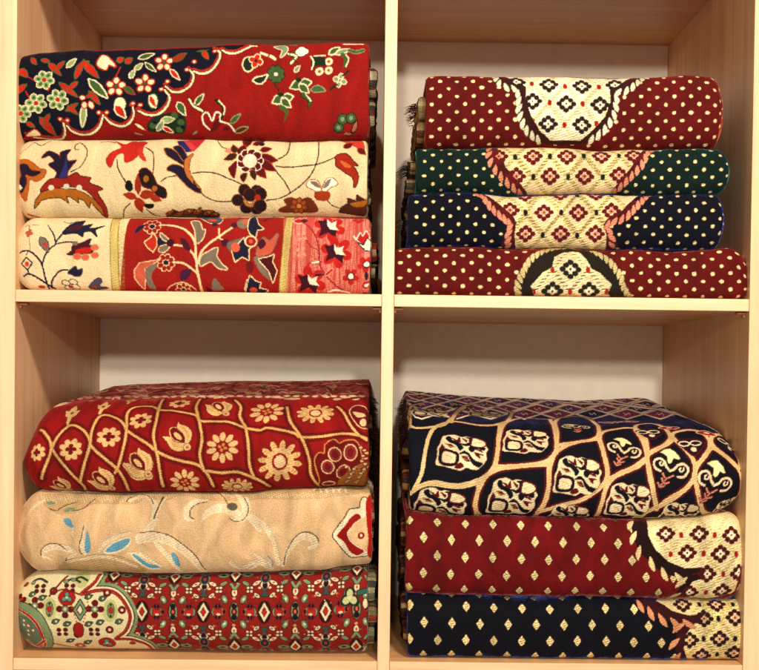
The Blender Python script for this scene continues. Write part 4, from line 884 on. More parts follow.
    for q, w_ in CELLS:
        q = smooth(d.uv(q), False, 5); dist = np.r_[0, np.cumsum(np.hypot(*np.diff(q, axis=0).T))]
        for t in np.arange(0, dist[-1], 1.9e-3):
            p = np.array([np.interp(t, dist, q[:,0]), np.interp(t, dist, q[:,1])]); d.cover(np.array([p-[.0014,.0005],p+[.0014,.0005]]), lf, line=.2e-3)
    def palm(cr_, c, r, rot=0., sq=1.):
        d.crop(*cr_); r *= 1.0; k = r/115
        lf2 = hexc('c99a62', 0); T = lambda pts: [((x-345)*.441*k, (y-300)*.441*k*sq) for x, y in pts]
        sh = lambda P, col, ol=None, sm=True: d.shape(c, T(P), col, ol, rot, sm)
        ln = lambda P, w, col: d.line(np.array(T(P))*d.mm(1)+d.uv([c])[0], w*k, col, raw=True)
        sh([(118,190),(140,120),(200,82),(280,68),(340,98),(400,84),(460,98),(540,108),(610,150),(608,210),(628,260),(602,320),(604,400),(564,470),(504,528),(440,530),(380,516),(320,548),(240,534),(150,518),(58,504),(72,400),(74,310),(108,240)], iv, (3*k, mr))
        sh([(176,140),(200,106),(226,112),(236,160),(300,186),(334,226),(352,270),(318,306),(304,262),(268,218),(212,192)], base, (3.4*k, base))
        sh([(336,204),(392,214),(428,180),(432,120),(400,104),(462,104),(446,180),(442,236),(420,228),(388,240)], base, (3.4*k, base), False)
        sh([(422,262),(450,242),(520,250),(588,242),(580,284),(520,266),(478,288),(450,322),(424,302)], base, (3.4*k, base))
        sh([(368,316),(412,350),(444,402),(484,440),(554,460),(520,500),(468,482),(428,424),(410,370),(378,344),(316,352)], base, (3.4*k, base), False)
        ring = [(108,352),(165,318),(272,344),(292,400),(270,472),(200,492),(104,474),(108,352)]
        ln(ring, 15, base); ln([(125,362),(168,336),(262,356),(276,400),(258,462),(200,478),(122,462),(125,362)], 3.5, mr)
        sh([(95,335),(130,250),(154,292)], mr, (3*k, mr), False); sh([(262,512),(320,462),(350,500),(300,528)], mr, (2.5*k, mr))
        for P in ([(244,126),(300,160),(322,108),(330,182),(290,178)], [(356,118),(404,150),(396,176)], [(476,332),(566,350),(522,348),(528,396),(500,372)], [(484,282),(544,286),(560,312),(520,296)], [(172,228),(226,232),(258,262),(214,270)], [(340,384),(386,380),(416,440),(370,430)]): sh(P, mr, (3.2*k, mr), False)
        ln([(440,224),(444,140),(476,104),(540,114),(602,150),(606,206),(540,246),(470,242),(440,224)], 7, mr)
        ln([(490,190),(520,170),(566,164)], 3, lf2); ln([(170,240),(220,262),(270,262)], 3.5, lf2); ln([(150,210),(190,240)], 3, lf2); ln([(330,372),(392,392)], 3, lf2); ln([(336,404),(396,424)], 3, lf2); ln([(160,380),(220,400),(240,440)], 3, lf2)
    palm(K1, (322,310), 118); palm(K1, (560,540), 112); palm(K1, (625,262), 108); palm(K1, (215,575), 120, 0, .8); palm(K1, (165,130), 92, 0, 1.9); palm(K1, (428,138), 88, 0, 1.8)
    palm(K2, (325,430), 108); palm(K2, (565,555), 102); palm(K2, (45,532), 90) if False else None
    palm(K2, (295,640), 95); palm(K3, (255,620), 92); palm(K3, (520,610), 60)
    def fleur(cr_, c, s, rot=0.):
        d.crop(*cr_)
        T = lambda pts: [((x-262)*.50*s, (y-310)*.50*s) for x, y in pts]
        ln = lambda P, w, col, ol=None: d.line((lambda q: np.stack([q[:,0]*math.cos(rot)-q[:,1]*math.sin(rot), q[:,0]*math.sin(rot)+q[:,1]*math.cos(rot)], 1))(np.array(T(P))*d.mm(1))+d.uv([c])[0], w*s, col, raw=True, ol=ol)
        d.shape(c, T([(142,162),(186,122),(232,106),(292,146),(340,206),(326,218),(276,202),(266,252),(246,272),(224,252),(214,192),(180,174)]), hexc('f6e8b0', 0), (3*s, hexc('6a4a20')), rot, False)
        ol = (2.5*s, mr)
        ln([(172,362),(120,342),(96,290),(114,248),(156,232),(196,258),(216,300),(254,342)], 11, iv, ol); ln([(188,276),(182,302),(160,304),(152,280),(162,268)], 8, iv)
        ln([(346,388),(402,376),(432,320),(416,274),(370,256),(324,280),(300,320),(264,346)], 11, iv, ol); ln([(388,292),(386,318),(366,334),(350,318),(356,300)], 8, iv)
        rr = hexc('d8957a', 0)
        for P in ([(200,384),(240,424),(302,384)], [(246,424),(198,516)], [(202,432),(234,472),(278,456)], [(176,478),(206,514),(244,494)]): ln(P, 8, rr, ol)
    fleur(K2, (315,200), .82, -.2); fleur(K2, (545,310), .95, .2); fleur(K3, (218,395), 1.0, .25); fleur(K3, (432,462), 1.05, .3)
    d.crop(*K3)
    for c, k in (((118,232),1),((318,290),1),((492,290),1)):
        d.shape(c, [(-62,-30),(-20,-52),(40,-46),(66,-10),(30,40),(0,62),(-30,30)], hexc('2a0f2a'), (6, mr)); 
        for sx in (-1, 1): d.ell(c, 22, 15, hexc('2a0f2a'), (8, iv), 0, (sx*28-4, -18))
        d.ell(c, 14, 15, iv, (4, mr), 0, (6, 26))
    for c in ((210,205),(390,230),(15,175)): d.shape(c, [(-50,0),(0,-26),(50,4),(0,26)], hexc('a82030'), (5, iv)); d.ell(c, 16, 8, iv)
    d.crop(*K2); d.shape((480,180), [(-60,0),(-10,-26),(60,-6),(10,26)], hexc('a82030'), (6, iv)); 
    for a in (-20, 25): d.ell((480,182), 14, 10, hexc('2a0f2a'), (5, iv), 0, (a, 0))
    return d

# ---------------------------------------------------------------- velvet prayer carpets: spots, medallion, feathered edge
def spots(d, rug, O, px, py, rx, ry, col, kind, v0=None, v1=None):
    nu = int(rug.umax/px)+2; n = 0
    r = np.random.default_rng(4)
    for j in range(-30, 30):
        for i in range(-nu, nu):
            x = O[0]+i*px+(px/2 if j % 2 else 0); y = O[1]+j*py
            if not (0 < x < rug.umax and 0 < y < rug.vmax): continue
            if y < O[1]-.12 or y > O[1]+.13: continue
            x += r.normal()*.22e-3; y += r.normal()*.22e-3; kx, ky = 1+r.normal()*.09, 1+r.normal()*.09
            if kind == 'dot':
                t = np.linspace(0, 2*math.pi, 9)[:-1]; q = np.stack([np.cos(t)*rx*kx, np.sin(t)*ry*ky], 1)+[x, y]; d.poly(q, col, None, True, raw=True)
            else:
                q = np.array([(0,-ry),(rx*.55,-ry*.5),(rx,0),(rx*.6,ry*.45),(0,ry),(-rx*.6,ry*.45),(-rx,0),(-rx*.55,-ry*.5)])
                d.poly(q+[x, y], col, (.6, hexc('3a1a10', 0)) if d.o[2] == 1 else None, False, raw=True)
                for k in (-.35, .05, .45):
                    w = rx*(.62-abs(k)*.5); yy = y+k*ry
                    d.line(np.array([(x-w, yy-.0006),(x, yy+.0005),(x+w, yy-.0006)]), .55, hexc('8a6a30', 0), sm=False, raw=True)
def rosette(d, c, col, mid, dot, s=1.):
    s *= 1.16
    cu = d.uv([c])[0] if not isinstance(c, np.ndarray) else c; r = .0056*s
    for i in range(8):
        t = i*math.pi/4; rr = r*(1. if i % 2 == 0 else .80); x, y = cu[0]+math.cos(t)*rr*1.12, cu[1]+math.sin(t)*rr
        a = np.linspace(0, 2*math.pi, 9)[:-1]; d.poly(np.stack([x+np.cos(a)*.0024*s, y+np.sin(a)*.0021*s], 1), col, None, True, raw=True)
    d.poly(cu+np.array([(-.0030,0),(0,-.0027),(.0030,0),(0,.0027)])*s, mid, None, False, raw=True)
    d.poly(cu+np.array([(-.0012,0),(0,-.0012),(.0012,0),(0,.0012)])*s, dot, None, False, raw=True)
def band_lattice(d, nodes, px, py, band, tick, node, field2=None):
    N_ = [d.uv([n])[0] for n in nodes]
    for c in N_:
        for sx in (-1, 1):
            for sy in (-1, 1):
                a, b = c, c+np.array([sx*px/2*.98, sy*py*.98]); d.cover(np.array([a, b]), band, line=.0021)
    for c in N_:
        for sx in (-1, 1):
            for sy in (-1, 1):
                for t in np.arange(.12, .95, .15):
                    p = c+np.array([sx*px/2, sy*py])*t; d.cover(np.array([p-[.0021,-.0004], p+[.0021,-.0004]]), tick, line=.36e-3)
    for c in N_:
        a = np.linspace(0, 2*math.pi, 9)[:-1]; d.poly(np.stack([c[0]+np.cos(a)*.0022, c[1]+np.sin(a)*.0031], 1), node, None, True, raw=True)
def feather(d, path, side, L, w, col, ol, n):
    q = smooth(d.uv(path), False, 6); dist = np.r_[0, np.cumsum(np.hypot(*np.diff(q, axis=0).T))]
    for i in range(n):
        t = (i+.0)/n*dist[-1]; f = lambda t: np.array([np.interp(t, dist, q[:,0]), np.interp(t, dist, q[:,1])])
        a = f(t); e = f(t+1e-3)-f(t-1e-3); e /= np.hypot(*e)+1e-12; nn = np.array([-e[1], e[0]])*side
        b = a+e*L*1.15+nn*L*.52; m = (a+b)/2+e*0; wv = nn*w*.5-e*w*.2
        d.poly(np.array([a-nn*w*.3, m-wv*.9, b, m+wv]), col, ol, True, raw=True)
def velvet(rug, base, spot, dye):
    d = Dye(rug, base); d.crop(0,0,1); O = d.uv([spot['o']])[0]
    spots(d, rug, O, spot['px'], spot['py'], spot['rx'], spot['ry'], spot.get('c', hexc('f0dca6', 0)), spot['k'])
    d.crop(*dye['crop'])
    M = dye['poly']; up = dye.get('far')
    d.clip = None
    d.line(dye['path'], dye.get('bw', 26), dye['inner'])
    m = d.mask(M); d.clip = m
    d.cover(d.uv(M), dye['inner']); d.clip = None
    F = dye['field']; m2 = d.mask(F); d.clip = m2; d.cover(d.uv(F), dye['fcol'])
    u0 = d.uv(F); r = np.random.default_rng(9)
    if dye.get('ticks', True):
        for i in range(500):
            x = r.uniform(u0[:,0].min(), u0[:,0].max()); y = r.uniform(u0[:,1].min(), u0[:,1].max()); d.cover(np.array([[x-.0013,y+.0002],[x+.0013,y-.0002]]), dye['fcol2'], line=.25e-3)
    band_lattice(d, dye['nodes'], dye['px'], dye['py'], dye['band'], dye['tick'], dye['node'])
    d.clip = None; d.clip = d.mask(M)
    for c in dye['flowers']: rosette(d, c, dye['flower'], dye['mid'], dye['dot'], dye.get('fs', 1.))
    d.clip = None
    for p, side, n in dye['feathers']: feather(d, p, side, dye.get('fl', .0085), dye.get('fw', .0048), dye['fcolr'], (dye.get('fo', 1.1), dye['fol']), n)
    return d
TEAL = hexc('2f5f58')
def paint_D(rug):
    pa = [(80,38),(125,70),(180,92),(198,130),(205,190),(228,250),(285,300)]; pb = [(690,38),(640,85),(592,105),(580,135),(570,190),(535,250),(470,300)]
    return velvet(rug, hexc('6a0f0c'), dict(o=(431.9,88.7), px=.0170, py=.0083, rx=.0021, ry=.0018, k='dot'), dict(crop=(470,65,3.995),
        path=pa+[(380,312)]+pb[::-1], poly=pa+[(380,315)]+pb[::-1]+[(700,20),(500,5),(70,5)], inner=hexc('43160f'),
        field=[(130,30),(180,68),(225,88),(222,140),(245,205),(280,262),(320,300),(440,302),(490,260),(540,205),(560,150),(560,98),(600,78),(650,30),(600,5),(130,5)], fcol=hexc('f3e8cc', .1), fcol2=hexc('d8c890', 0),
        flowers=[(385,155),(315,78),(447,85),(250,145),(520,160),(312,235),(447,240),(185,68),(580,80)], nodes=[(318,150),(450,155),(380,85),(515,88),(378,240),(247,75),(250,225),(505,235)],
        px=.0338, py=.0200, band=hexc('f1e6c0', 0), tick=hexc('c4b070', 0), node=hexc('a8201c'), flower=hexc('33201c'), mid=IVORY, dot=hexc('3a4a40'), fcolr=hexc('e9e0c0', .1), fol=TEAL,
        feathers=[(pa, 1, 13), (pb, -1, 13)], bw=20))
def paint_E(rug):
    pa = [(15,5),(60,15),(85,70),(120,130),(170,180),(215,215)]; pb = [(740,30),(712,45),(680,95),(640,140),(600,180),(560,210)]
    return velvet(rug, hexc('0a2823'), dict(o=(441.3,150.2), px=.0172, py=.0078, rx=.0019, ry=.0017, k='dot'), dict(crop=(470,140,3.995),
        path=pa+pb[::-1], poly=pa[1:]+[(215,225),(560,225)]+pb[::-1][:-1]+[(700,0),(80,0)], inner=hexc('5a1416'),
        field=[(90,10),(115,60),(145,110),(190,160),(225,205),(235,225),(545,225),(575,190),(620,140),(655,92),(690,30),(650,0),(90,0)], fcol=hexc('f0d6aa', .1), fcol2=hexc('e6c68c', 0),
        flowers=[(252,65),(387,65),(525,65),(115,65),(655,62),(185,145),(320,145),(458,145),(595,140)], nodes=[(180,68),(320,65),(455,63),(595,62),(253,148),(392,148),(530,148)],
        px=.0346, py=.0208, band=hexc('dccb92', 0), tick=hexc('7c5c30', 0), node=hexc('1c2a20'), flower=hexc('6e141c'), mid=hexc('d98a78'), dot=hexc('5a1018'), fcolr=hexc('dc9478', .1), fol=hexc('5a1012'),
        feathers=[(pa, 1, 10), (pb, -1, 10)], bw=16))
def paint_F(rug):
    pa = [(15,212),(50,222),(90,265),(150,318),(165,330),(160,380),(160,430)]; pb = [(700,212),(670,250),(620,300),(560,325),(548,345),(560,400),(555,430)]
    return velvet(rug, hexc('08081c'), dict(o=(433.5,201.4), px=.0172, py=.0080, rx=.0019, ry=.0017, k='dot'), dict(crop=(470,140,3.995),
        path=pa+pb[::-1], poly=pa[1:]+[(165,440),(555,440)]+pb[::-1][:-1]+[(640,195),(80,195)], inner=hexc('5a1416'),
        field=[(75,205),(115,255),(170,300),(185,330),(178,380),(180,440),(540,440),(545,380),(532,335),(555,310),(610,280),(655,235),(675,205),(640,190),(75,190)], fcol=hexc('f0d6aa', .1), fcol2=hexc('e6c68c', 0),
        flowers=[(295,290),(433,290),(160,280),(565,285),(222,375),(362,375),(500,375),(222,222),(360,222),(500,220),(635,220)], nodes=[(222,290),(365,290),(505,290),(290,380),(428,382),(150,222),(290,220),(428,222),(565,222),(165,375),(560,375)],
        px=.0348, py=.0212, band=hexc('dccb92', 0), tick=hexc('7c5c30', 0), node=hexc('1c1c28'), flower=hexc('6e141c'), mid=hexc('d98a78'), dot=hexc('5a1018'), fcolr=hexc('dc9478', .1), fol=hexc('5a1012'),
        feathers=[(pa, 1, 12), (pb, -1, 12)], bw=16))
def paint_G(rug):
    pa = [(95,330),(100,250),(120,180),(160,110),(220,65),(300,45),(345,40)]; pb = [(640,330),(620,250),(600,190),(550,120),(490,75),(420,50),(360,40)]
    return velvet(rug, hexc('6a0f0c'), dict(o=(480.7,271), px=.0181, py=.0078, rx=.0022, ry=.0019, k='dot'), dict(crop=(500,240,5.06),
        path=pa+pb[::-1], poly=pa+pb[::-1], inner=hexc('2c241a'),
        field=[(160,330),(170,270),(155,232),(215,165),(262,140),(275,85),(325,62),(400,62),(440,100),(462,145),(505,165),(565,225),(545,270),(560,330)], fcol=hexc('ecd9b0', .1), fcol2=hexc('c8b080', 0),
        flowers=[(357,148),(265,260),(450,260)], nodes=[(265,150),(445,150),(355,262),(170,262),(540,262)],
        px=.0369, py=.0225, band=hexc('ecdcae', 0), tick=hexc('5a5030', 0), node=hexc('a83020'), flower=hexc('262a1e'), mid=IVORY, dot=hexc('3a3a2a'), fcolr=hexc('cdbb8a', .1), fol=hexc('22382c'),
        feathers=[(pa, -1, 15), (pb, 1, 15)], bw=16, fs=1.12, fl=.0085))
def paint_L(rug):
    pa = [(5,45),(25,110),(45,165),(80,200),(130,245),(190,270),(250,270)]; pb = [(235,280),(220,320),(195,365),(185,390)]
    return velvet(rug, hexc('760c12'), dict(o=(423.5,537.3), px=.0285, py=.0174, rx=.0038, ry=.0056, k='diamond'), dict(crop=(630,510,4.1875),
        path=pa+pb, poly=pa+[(290,262)]+pb+[(560,400),(560,20),(5,20)], inner=hexc('2a0e0e'),
        field=[(65,40),(75,105),(105,165),(160,215),(230,245),(300,240),(325,262),(300,290),(262,300),(235,335),(215,390),(560,400),(560,20),(85,20)], fcol=hexc('eedcae', .1), fcol2=hexc('cfae70', 0),
        flowers=[(150,100),(290,100),(425,105),(240,180),(378,183),(322,268),(455,262),(248,345),(385,340),(500,180)], nodes=[(215,105),(355,105),(170,185),(308,183),(445,185),(390,268),(318,345),(450,345)],
        px=.0335, py=.0195, band=hexc('ecdcae', 0), tick=hexc('bd9a50', 0), node=hexc('a82020'), flower=hexc('571018'), mid=IVORY, dot=hexc('2c2020'), fcolr=hexc('e2cc9a', .1), fol=hexc('3a1010'),
        feathers=[(pa, 1, 6), (pb, 1, 2)], bw=22, fl=.0125, fw=.0056, ticks=True))
def paint_M(rug):
    pa = [(25,378),(60,400),(110,435),(160,455),(220,465),(270,460)]; pb = [(225,470),(205,520),(200,580),(205,640)]
    return velvet(rug, hexc('070716'), dict(o=(424,622.5), px=.0287, py=.0172, rx=.0038, ry=.0056, k='diamond'), dict(crop=(630,510,4.1875),
        path=pa+pb, poly=pa+pb+[(560,660),(560,365),(25,365)], inner=hexc('43100f'),
        field=[(110,380),(180,425),(250,442),(310,435),(320,462),(262,480),(232,525),(225,580),(228,660),(560,660),(560,365),(120,365)], fcol=hexc('ead6a4', .1), fcol2=hexc('cfae70', 0),
        flowers=[(310,455),(440,450),(375,540),(250,545),(300,610),(435,600),(220,395),(360,395)], nodes=[(370,455),(308,540),(440,540),(365,605),(290,395),(430,395)],
        px=.0330, py=.0200, band=hexc('e6d49a', 0), tick=hexc('9a8a50', 0), node=hexc('1c1818'), flower=hexc('3c1216'), mid=hexc('dda888'), dot=hexc('2c2020'), fcolr=hexc('d89a72', .1), fol=hexc('43100f'),
        feathers=[(pa, 1, 5), (pb, 1, 3)], bw=20, fl=.0125, fw=.0056))

def uv_row(s, dep):
    ys = s.P[:s.jf1, s.n//2, 1]; k = np.argmin(np.abs(ys[:s.m//2]-(dep))); return s.v[k]
Rug.uv_row = uv_row

def box(name, x0, x1, y0, y1, z0, z1, mats, parent, bev=.0006):
    import bmesh
    bm = bmesh.new(); bmesh.ops.create_cube(bm, size=1)
    for v in bm.verts:
        v.co.x = x0+(v.co.x+.5)*(x1-x0); v.co.y = y0+(v.co.y+.5)*(y1-y0); v.co.z = z0+(v.co.z+.5)*(z1-z0)
    bmesh.ops.bevel(bm, geom=list(bm.edges), offset=bev, segments=2, affect='EDGES', profile=.5)
    bm.normal_update()
    for f in bm.faces:
        if len(mats) > 1 and f.normal.y < -.8: f.material_index = 1
    off = parent.location if parent else (0,0,0)
    for v in bm.verts: v.co.x -= off[0]; v.co.y -= off[1]; v.co.z -= off[2]
    me = bpy.data.meshes.new(name); bm.to_mesh(me); bm.free()
    for m in mats: me.materials.append(m)
    return link(bpy.data.objects.new(name, me), parent)
def empty(name, loc, label, cat, group=None):
    o = bpy.data.objects.new(name, None); o.location = loc; o.empty_display_size = .05
    return prop(link(o), label, cat, group)

# ================================================================ the shelving
unit = empty('shelving_unit', (0, 0, -.62), 'pale oak veneer cube shelving with four compartments and off-white back holding the folded carpets', 'shelving')
ZB = -.0122-HB
XL0, XR1 = -WL, T+WR
box('side_panel', XL0-.018, XL0, 0, DEP+.012, -.62, .75, [M_side, M_edge_v], unit)
box('side_panel', XR1, XR1+.018, 0, DEP+.012, -.62, .75, [M_side, M_edge_v], unit)
box('divider_panel', 0, T, 0, DEP, -.62, .75, [M_side, M_edge_v], unit)
for z1 in (HT+.0122, 0, ZB):
    box('shelf_board', XL0+.0002, -.0002, .0005, DEP, z1-.0122, z1, [M_board, M_edge_h], unit)
    box('shelf_board', T+.0002, XR1-.0002, .0005, DEP, z1-.0122, z1, [M_board, M_edge_h], unit)
box('back_panel', XL0+.0002, XR1-.0002, DEP+.0002, DEP+.006, -.62, .75, [M_back], unit)
def bracket(x, z, sg, y=.010):
    import bmesh
    bm = bmesh.new()
    for (a, b, c, dd, e, f) in ((x, x+sg*.009, y, y+.009, z-.0028, z-.0002), (x, x+sg*.0025, y+.002, y+.007, z-.006, z-.0025)):
        r = bmesh.ops.create_cube(bm, size=1)
        for v in r['verts']: v.co.x = min(a,b)+(v.co.x+.5)*abs(b-a); v.co.y = c+(v.co.y+.5)*(dd-c); v.co.z = e+(v.co.z+.5)*(f-e)
    bmesh.ops.bevel(bm, geom=list(bm.edges), offset=.0005, segments=1, affect='EDGES')
    o = unit.location
    for v in bm.verts: v.co.x -= o[0]; v.co.y -= o[1]; v.co.z -= o[2]
    me = bpy.data.meshes.new('shelf_support'); bm.to_mesh(me); bm.free(); me.materials.append(M_cap)
    link(bpy.data.objects.new('shelf_support', me), unit)
for x, sg in ((XL0+.0002, 1), (-.0002, -1), (T+.0002, 1), (XR1-.0002, -1)):
    bracket(x, -.0122, sg)
box('wall', -2.2, 2.2, DEP+.02, DEP+.14, -1.2, 1.4, [M_wall], None)
prop(bpy.data.objects['wall'], kind='structure')

# ================================================================ the carpets
def put(o, base):                                           # mesh data written in place coordinates, hung under its thing
    me = o.data; n = len(me.vertices); a = np.empty(n*3, np.float32); me.vertices.foreach_get('co', a)
    a = a.reshape(-1, 3)-np.array(base, np.float32); me.vertices.foreach_set('co', a.ravel()); me.update()
def tassels(name, parent, base, pts, mat, col, n, L, seed, dirv, spread=.5, thick=.00045):
    r = np.random.default_rng(seed); V, Q, C = [], [], []; b0 = 0
    for i in range(n):
        p = np.array(pts[r.integers(len(pts))])+r.normal(size=3)*np.array([.0006,.002,.0022]); v = np.array(dirv, float)+r.normal(size=3)*spread; v /= np.linalg.norm(v)
        l = L*r.uniform(.6, 1.1); g = np.array([0, 0, -1]); K = 7; cc = np.array(col[r.integers(len(col))])
        for k in range(K):
            t = k/(K-1); c = p+v*l*t+g*l*.45*t*t+r.normal(size=3)*.0005*t; w = thick*(1.15-.6*t)
            for a in (0, 2.09, 4.19): V.append(c+np.array([math.sin(a)*.5, math.cos(a), math.sin(a)])*w); C.append(cc)
        for k in range(K-1):
            for a in range(3): Q.append((b0+k*3+a, b0+k*3+(a+1) % 3, b0+k*3+3+(a+1) % 3, b0+k*3+3+a))
        b0 += K*3
    o = grid_mesh(name, np.array(V), np.array(Q), mat, parent, np.array(C), np.array(V)[:, :2]); put(o, base); return o

def make(spec):
    kw = dict(spec['geo']); rug = Rug(**kw); base = (float((rug.XF+rug.XO)/2), kw.get('yf', .008)+.13, float(rug.P[..., 2].min()))
    th = empty('folded_carpet', base, spec['label'], 'carpet', 'folded carpets stacked in the shelving')
    mat = carpet_mat(spec['mat'], *spec['sheen'])
    d = spec['paint'](rug)
    o = rug.build('outer_fold', mat, th, d, capcols=spec.get('cap')); put(o, base)
    # inner folds showing at the open end
    sg = 1 if rug.fold == 'L' else -1; z = rug.P[:, -1, 2]; z0, z1 = z.min(), z.max(); H = z1-z0
    for k, (a, b, ext, rec, cols) in enumerate(spec['inner']):
        za, zb = z0+H*a, z0+H*b; q = Rug.__new__(Rug)
        x0 = rug.XO-sg*.03; x1 = rug.XO+sg*ext
        inner = InnerPad(x0, x1, za, zb, rug.P[:, -1, 1].min()+rec, kw.get('D', .275)*.96, sg, seed=kw.get('seed', 1)*7+k)
        io = inner.build('inner_fold', mat, th, cols); put(io, base)
    for i, f in enumerate(spec.get('fringe', [])):
        pts = f['pts']; tassels('fringe', th, base, pts, mat, f['col'], f['n'], f['L'], 50+i, (sg*1., -.25, -.1), f.get('spread', .45), f.get('th', .00045))
    return th

class InnerPad:
    def __init__(s, x0, x1, z0, z1, y0, D, sg, seed=1):
        m, n = 90, 46; t = np.linspace(0, 2*math.pi, m, endpoint=False); r = np.random.default_rng(seed)
        cz = (z0+z1)/2; h = (z1-z0)/2; a = .02
        # stadium outline in depth/height, dense at the front
        k = np.linspace(-1, 1, 60); fy = y0+a*(1-np.sqrt(np.clip(1-k**2, 0, 1))); fz = cz+h*k
        L = np.vstack([np.stack([fy, fz], 1), np.stack([np.linspace(y0+a, D, 15)[1:], np.full(14, cz+h)], 1), np.stack([np.full(4, D), np.linspace(cz+h, cz-h, 6)[1:-1]], 1), np.stack([np.linspace(D, y0+a, 15)[:-1], np.full(14, cz-h)], 1)])
        m = len(L); xs = np.linspace(x0, x1, n); e = np.clip((np.abs(xs-x0)-(abs(x1-x0)-.003))/.003, 0, 1)
        P = np.zeros((m, n, 3)); P[..., 0] = xs[None]; P[..., 1] = L[:, :1]; sc = (1-.12*e**2)
        P[..., 2] = cz+(L[:, 1:]-cz)*sc
        v = np.r_[0, np.cumsum(np.hypot(*np.diff(L, axis=0).T))]
        w = vnoise(v/.013, np.full(m, seed*1.7), seed); P[..., 0] += sg*(w*.0016)[:, None]; P[..., 2] += (vnoise(v/.02+4, np.full(m, 2.2), seed+3)*.0012)[:, None]
        s.P, s.v, s.m, s.n, s.sg, s.cz, s.h = P, v, m, n, sg, cz, h; s.xs = xs
    def build(s, name, mat, parent, cols):
        m, n = s.m, s.n; P = s.P; V = [P.reshape(-1, 3)]
        jit = vnoise(s.v/.004, np.full(m, 3.3), 12)*.004; c = np.array([cols[int(max(0, t+q)/.0052) % len(cols)] for t, q in zip(s.v, jit)], np.float32); c[:, :3] = c[:, :3]*.75+c[:, :3].mean(0)*.25; C = [np.repeat(c[:, None], n, 1).reshape(-1, 4)]
        U = [np.stack([np.repeat(s.xs[None], m, 0), np.repeat(s.v[:, None], n, 1)], -1).reshape(-1, 2)]
        jj, ii = np.meshgrid(np.arange(m), np.arange(n-1), indexing='ij'); a = (jj*n+ii).ravel(); b = (((jj+1) % m)*n+ii).ravel()
        Q = [np.stack([a, a+1, b+1, b], 1)]; prev = np.arange(m)*n+n-1; base = m*n; loop = P[:, -1]
        yc = (loop[:,1].min()+loop[:,1].max())/2; hy = (loop[:,1].max()-loop[:,1].min())/2
        for k in range(4):
            r = loop.copy(); o = s.h*.24*(k+.3); r[:, 2] = s.cz+(r[:, 2]-s.cz)*(1-o/s.h); r[:, 1] = yc+(r[:, 1]-yc)*(1-o/hy); r[:, 0] += s.sg*[.0006, -.004, -.0005, -.005][k]
            V.append(r); C.append(np.repeat(np.array([cols[(k+1) % len(cols)]], np.float32), m, 0)); U.append(loop[:, 1:]); cur = base+np.arange(m); nx = np.r_[np.arange(1, m), 0]
            Q.append(np.stack([prev, prev[nx], cur[nx], cur], 1)); prev = cur; base += m
        return grid_mesh(name, np.vstack(V), np.vstack(Q), mat, parent, np.vstack(C), np.vstack(U))

f0 = lambda h: hexc(h, 0)
cap_cream = [f0('d8c49c'), f0('2a1a16'), f0('b89a70'), f0('3a2018'), f0('d8c49c'), f0('241410')]
cap_dark = [f0('3a2018'), f0('140c0c'), f0('6a4a30'), f0('1c1010')]
XO = lambda px, py, Y: float(on_plane(px, py, Y)[0]); ZO = lambda px, py, Y: float(on_plane(px, py, Y)[2])
def tp(lst, Y): return [tuple(on_plane(x, y, Y)) for x, y in lst]
boundAB = [(14,139),(60,138.5),(130,138),(200,138),(260,139),(320,138.5),(370,138)]
boundBC = [(18,217),(60,216),(120,216.5),(200,216),(260,217),(320,216),(372,215.5)]
boundDE = [(405,147),(450,147),(520,147),(580,149),(640,150),(725,150)]
boundEF = [(400,193),(450,193),(520,193.5),(600,193.5),(660,193.5),(725,194)]
boundFG = [(395,247),(450,247.5),(520,248),(600,248.5),(660,248.5),(750,249)]
boundHI = [(20,490),(60,491),(140,493),(200,494),(260,491),(320,489),(372,487)]
boundIJ = [(15,573),(60,572),(130,573),(200,574.5),(270,574),(320,572),(340,568),(376,566)]
boundKL = [(400,511),(450,515),(520,518),(600,519),(650,521),(700,518),(745,513)]
boundLM = [(400,594),(450,596),(520,597.5),(600,599),(660,601),(745,599)]
FL_U = [(0,294.8),(140,296.2),(380,299.5),(400,299.2),(580,301),(760,304)]
FL_U2 = [(0,288.6),(382,294.0),(394,294.2),(760,299.2)]
zfloor_u, zfloor_l = .0008, ZB+.0010
class FloorList(list): pass
def floor_pts(z, Y=None):                                    # traced-pixel version of a level line at height z
    out = []
    for X in (-.40, -.2, 0, .2, .40):
        a, b = seen(np.array([X, Y, z])); out.append((float(a), float(b)))
    return out
sheenR = (.95, (1., .17, .10), .2); sheenB = (.8, (.16, .22, 1.), .2); sheenG = (.6, (.10, .55, .48), .2); sheenC = (.2, (1., .85, .65))
aB = .022
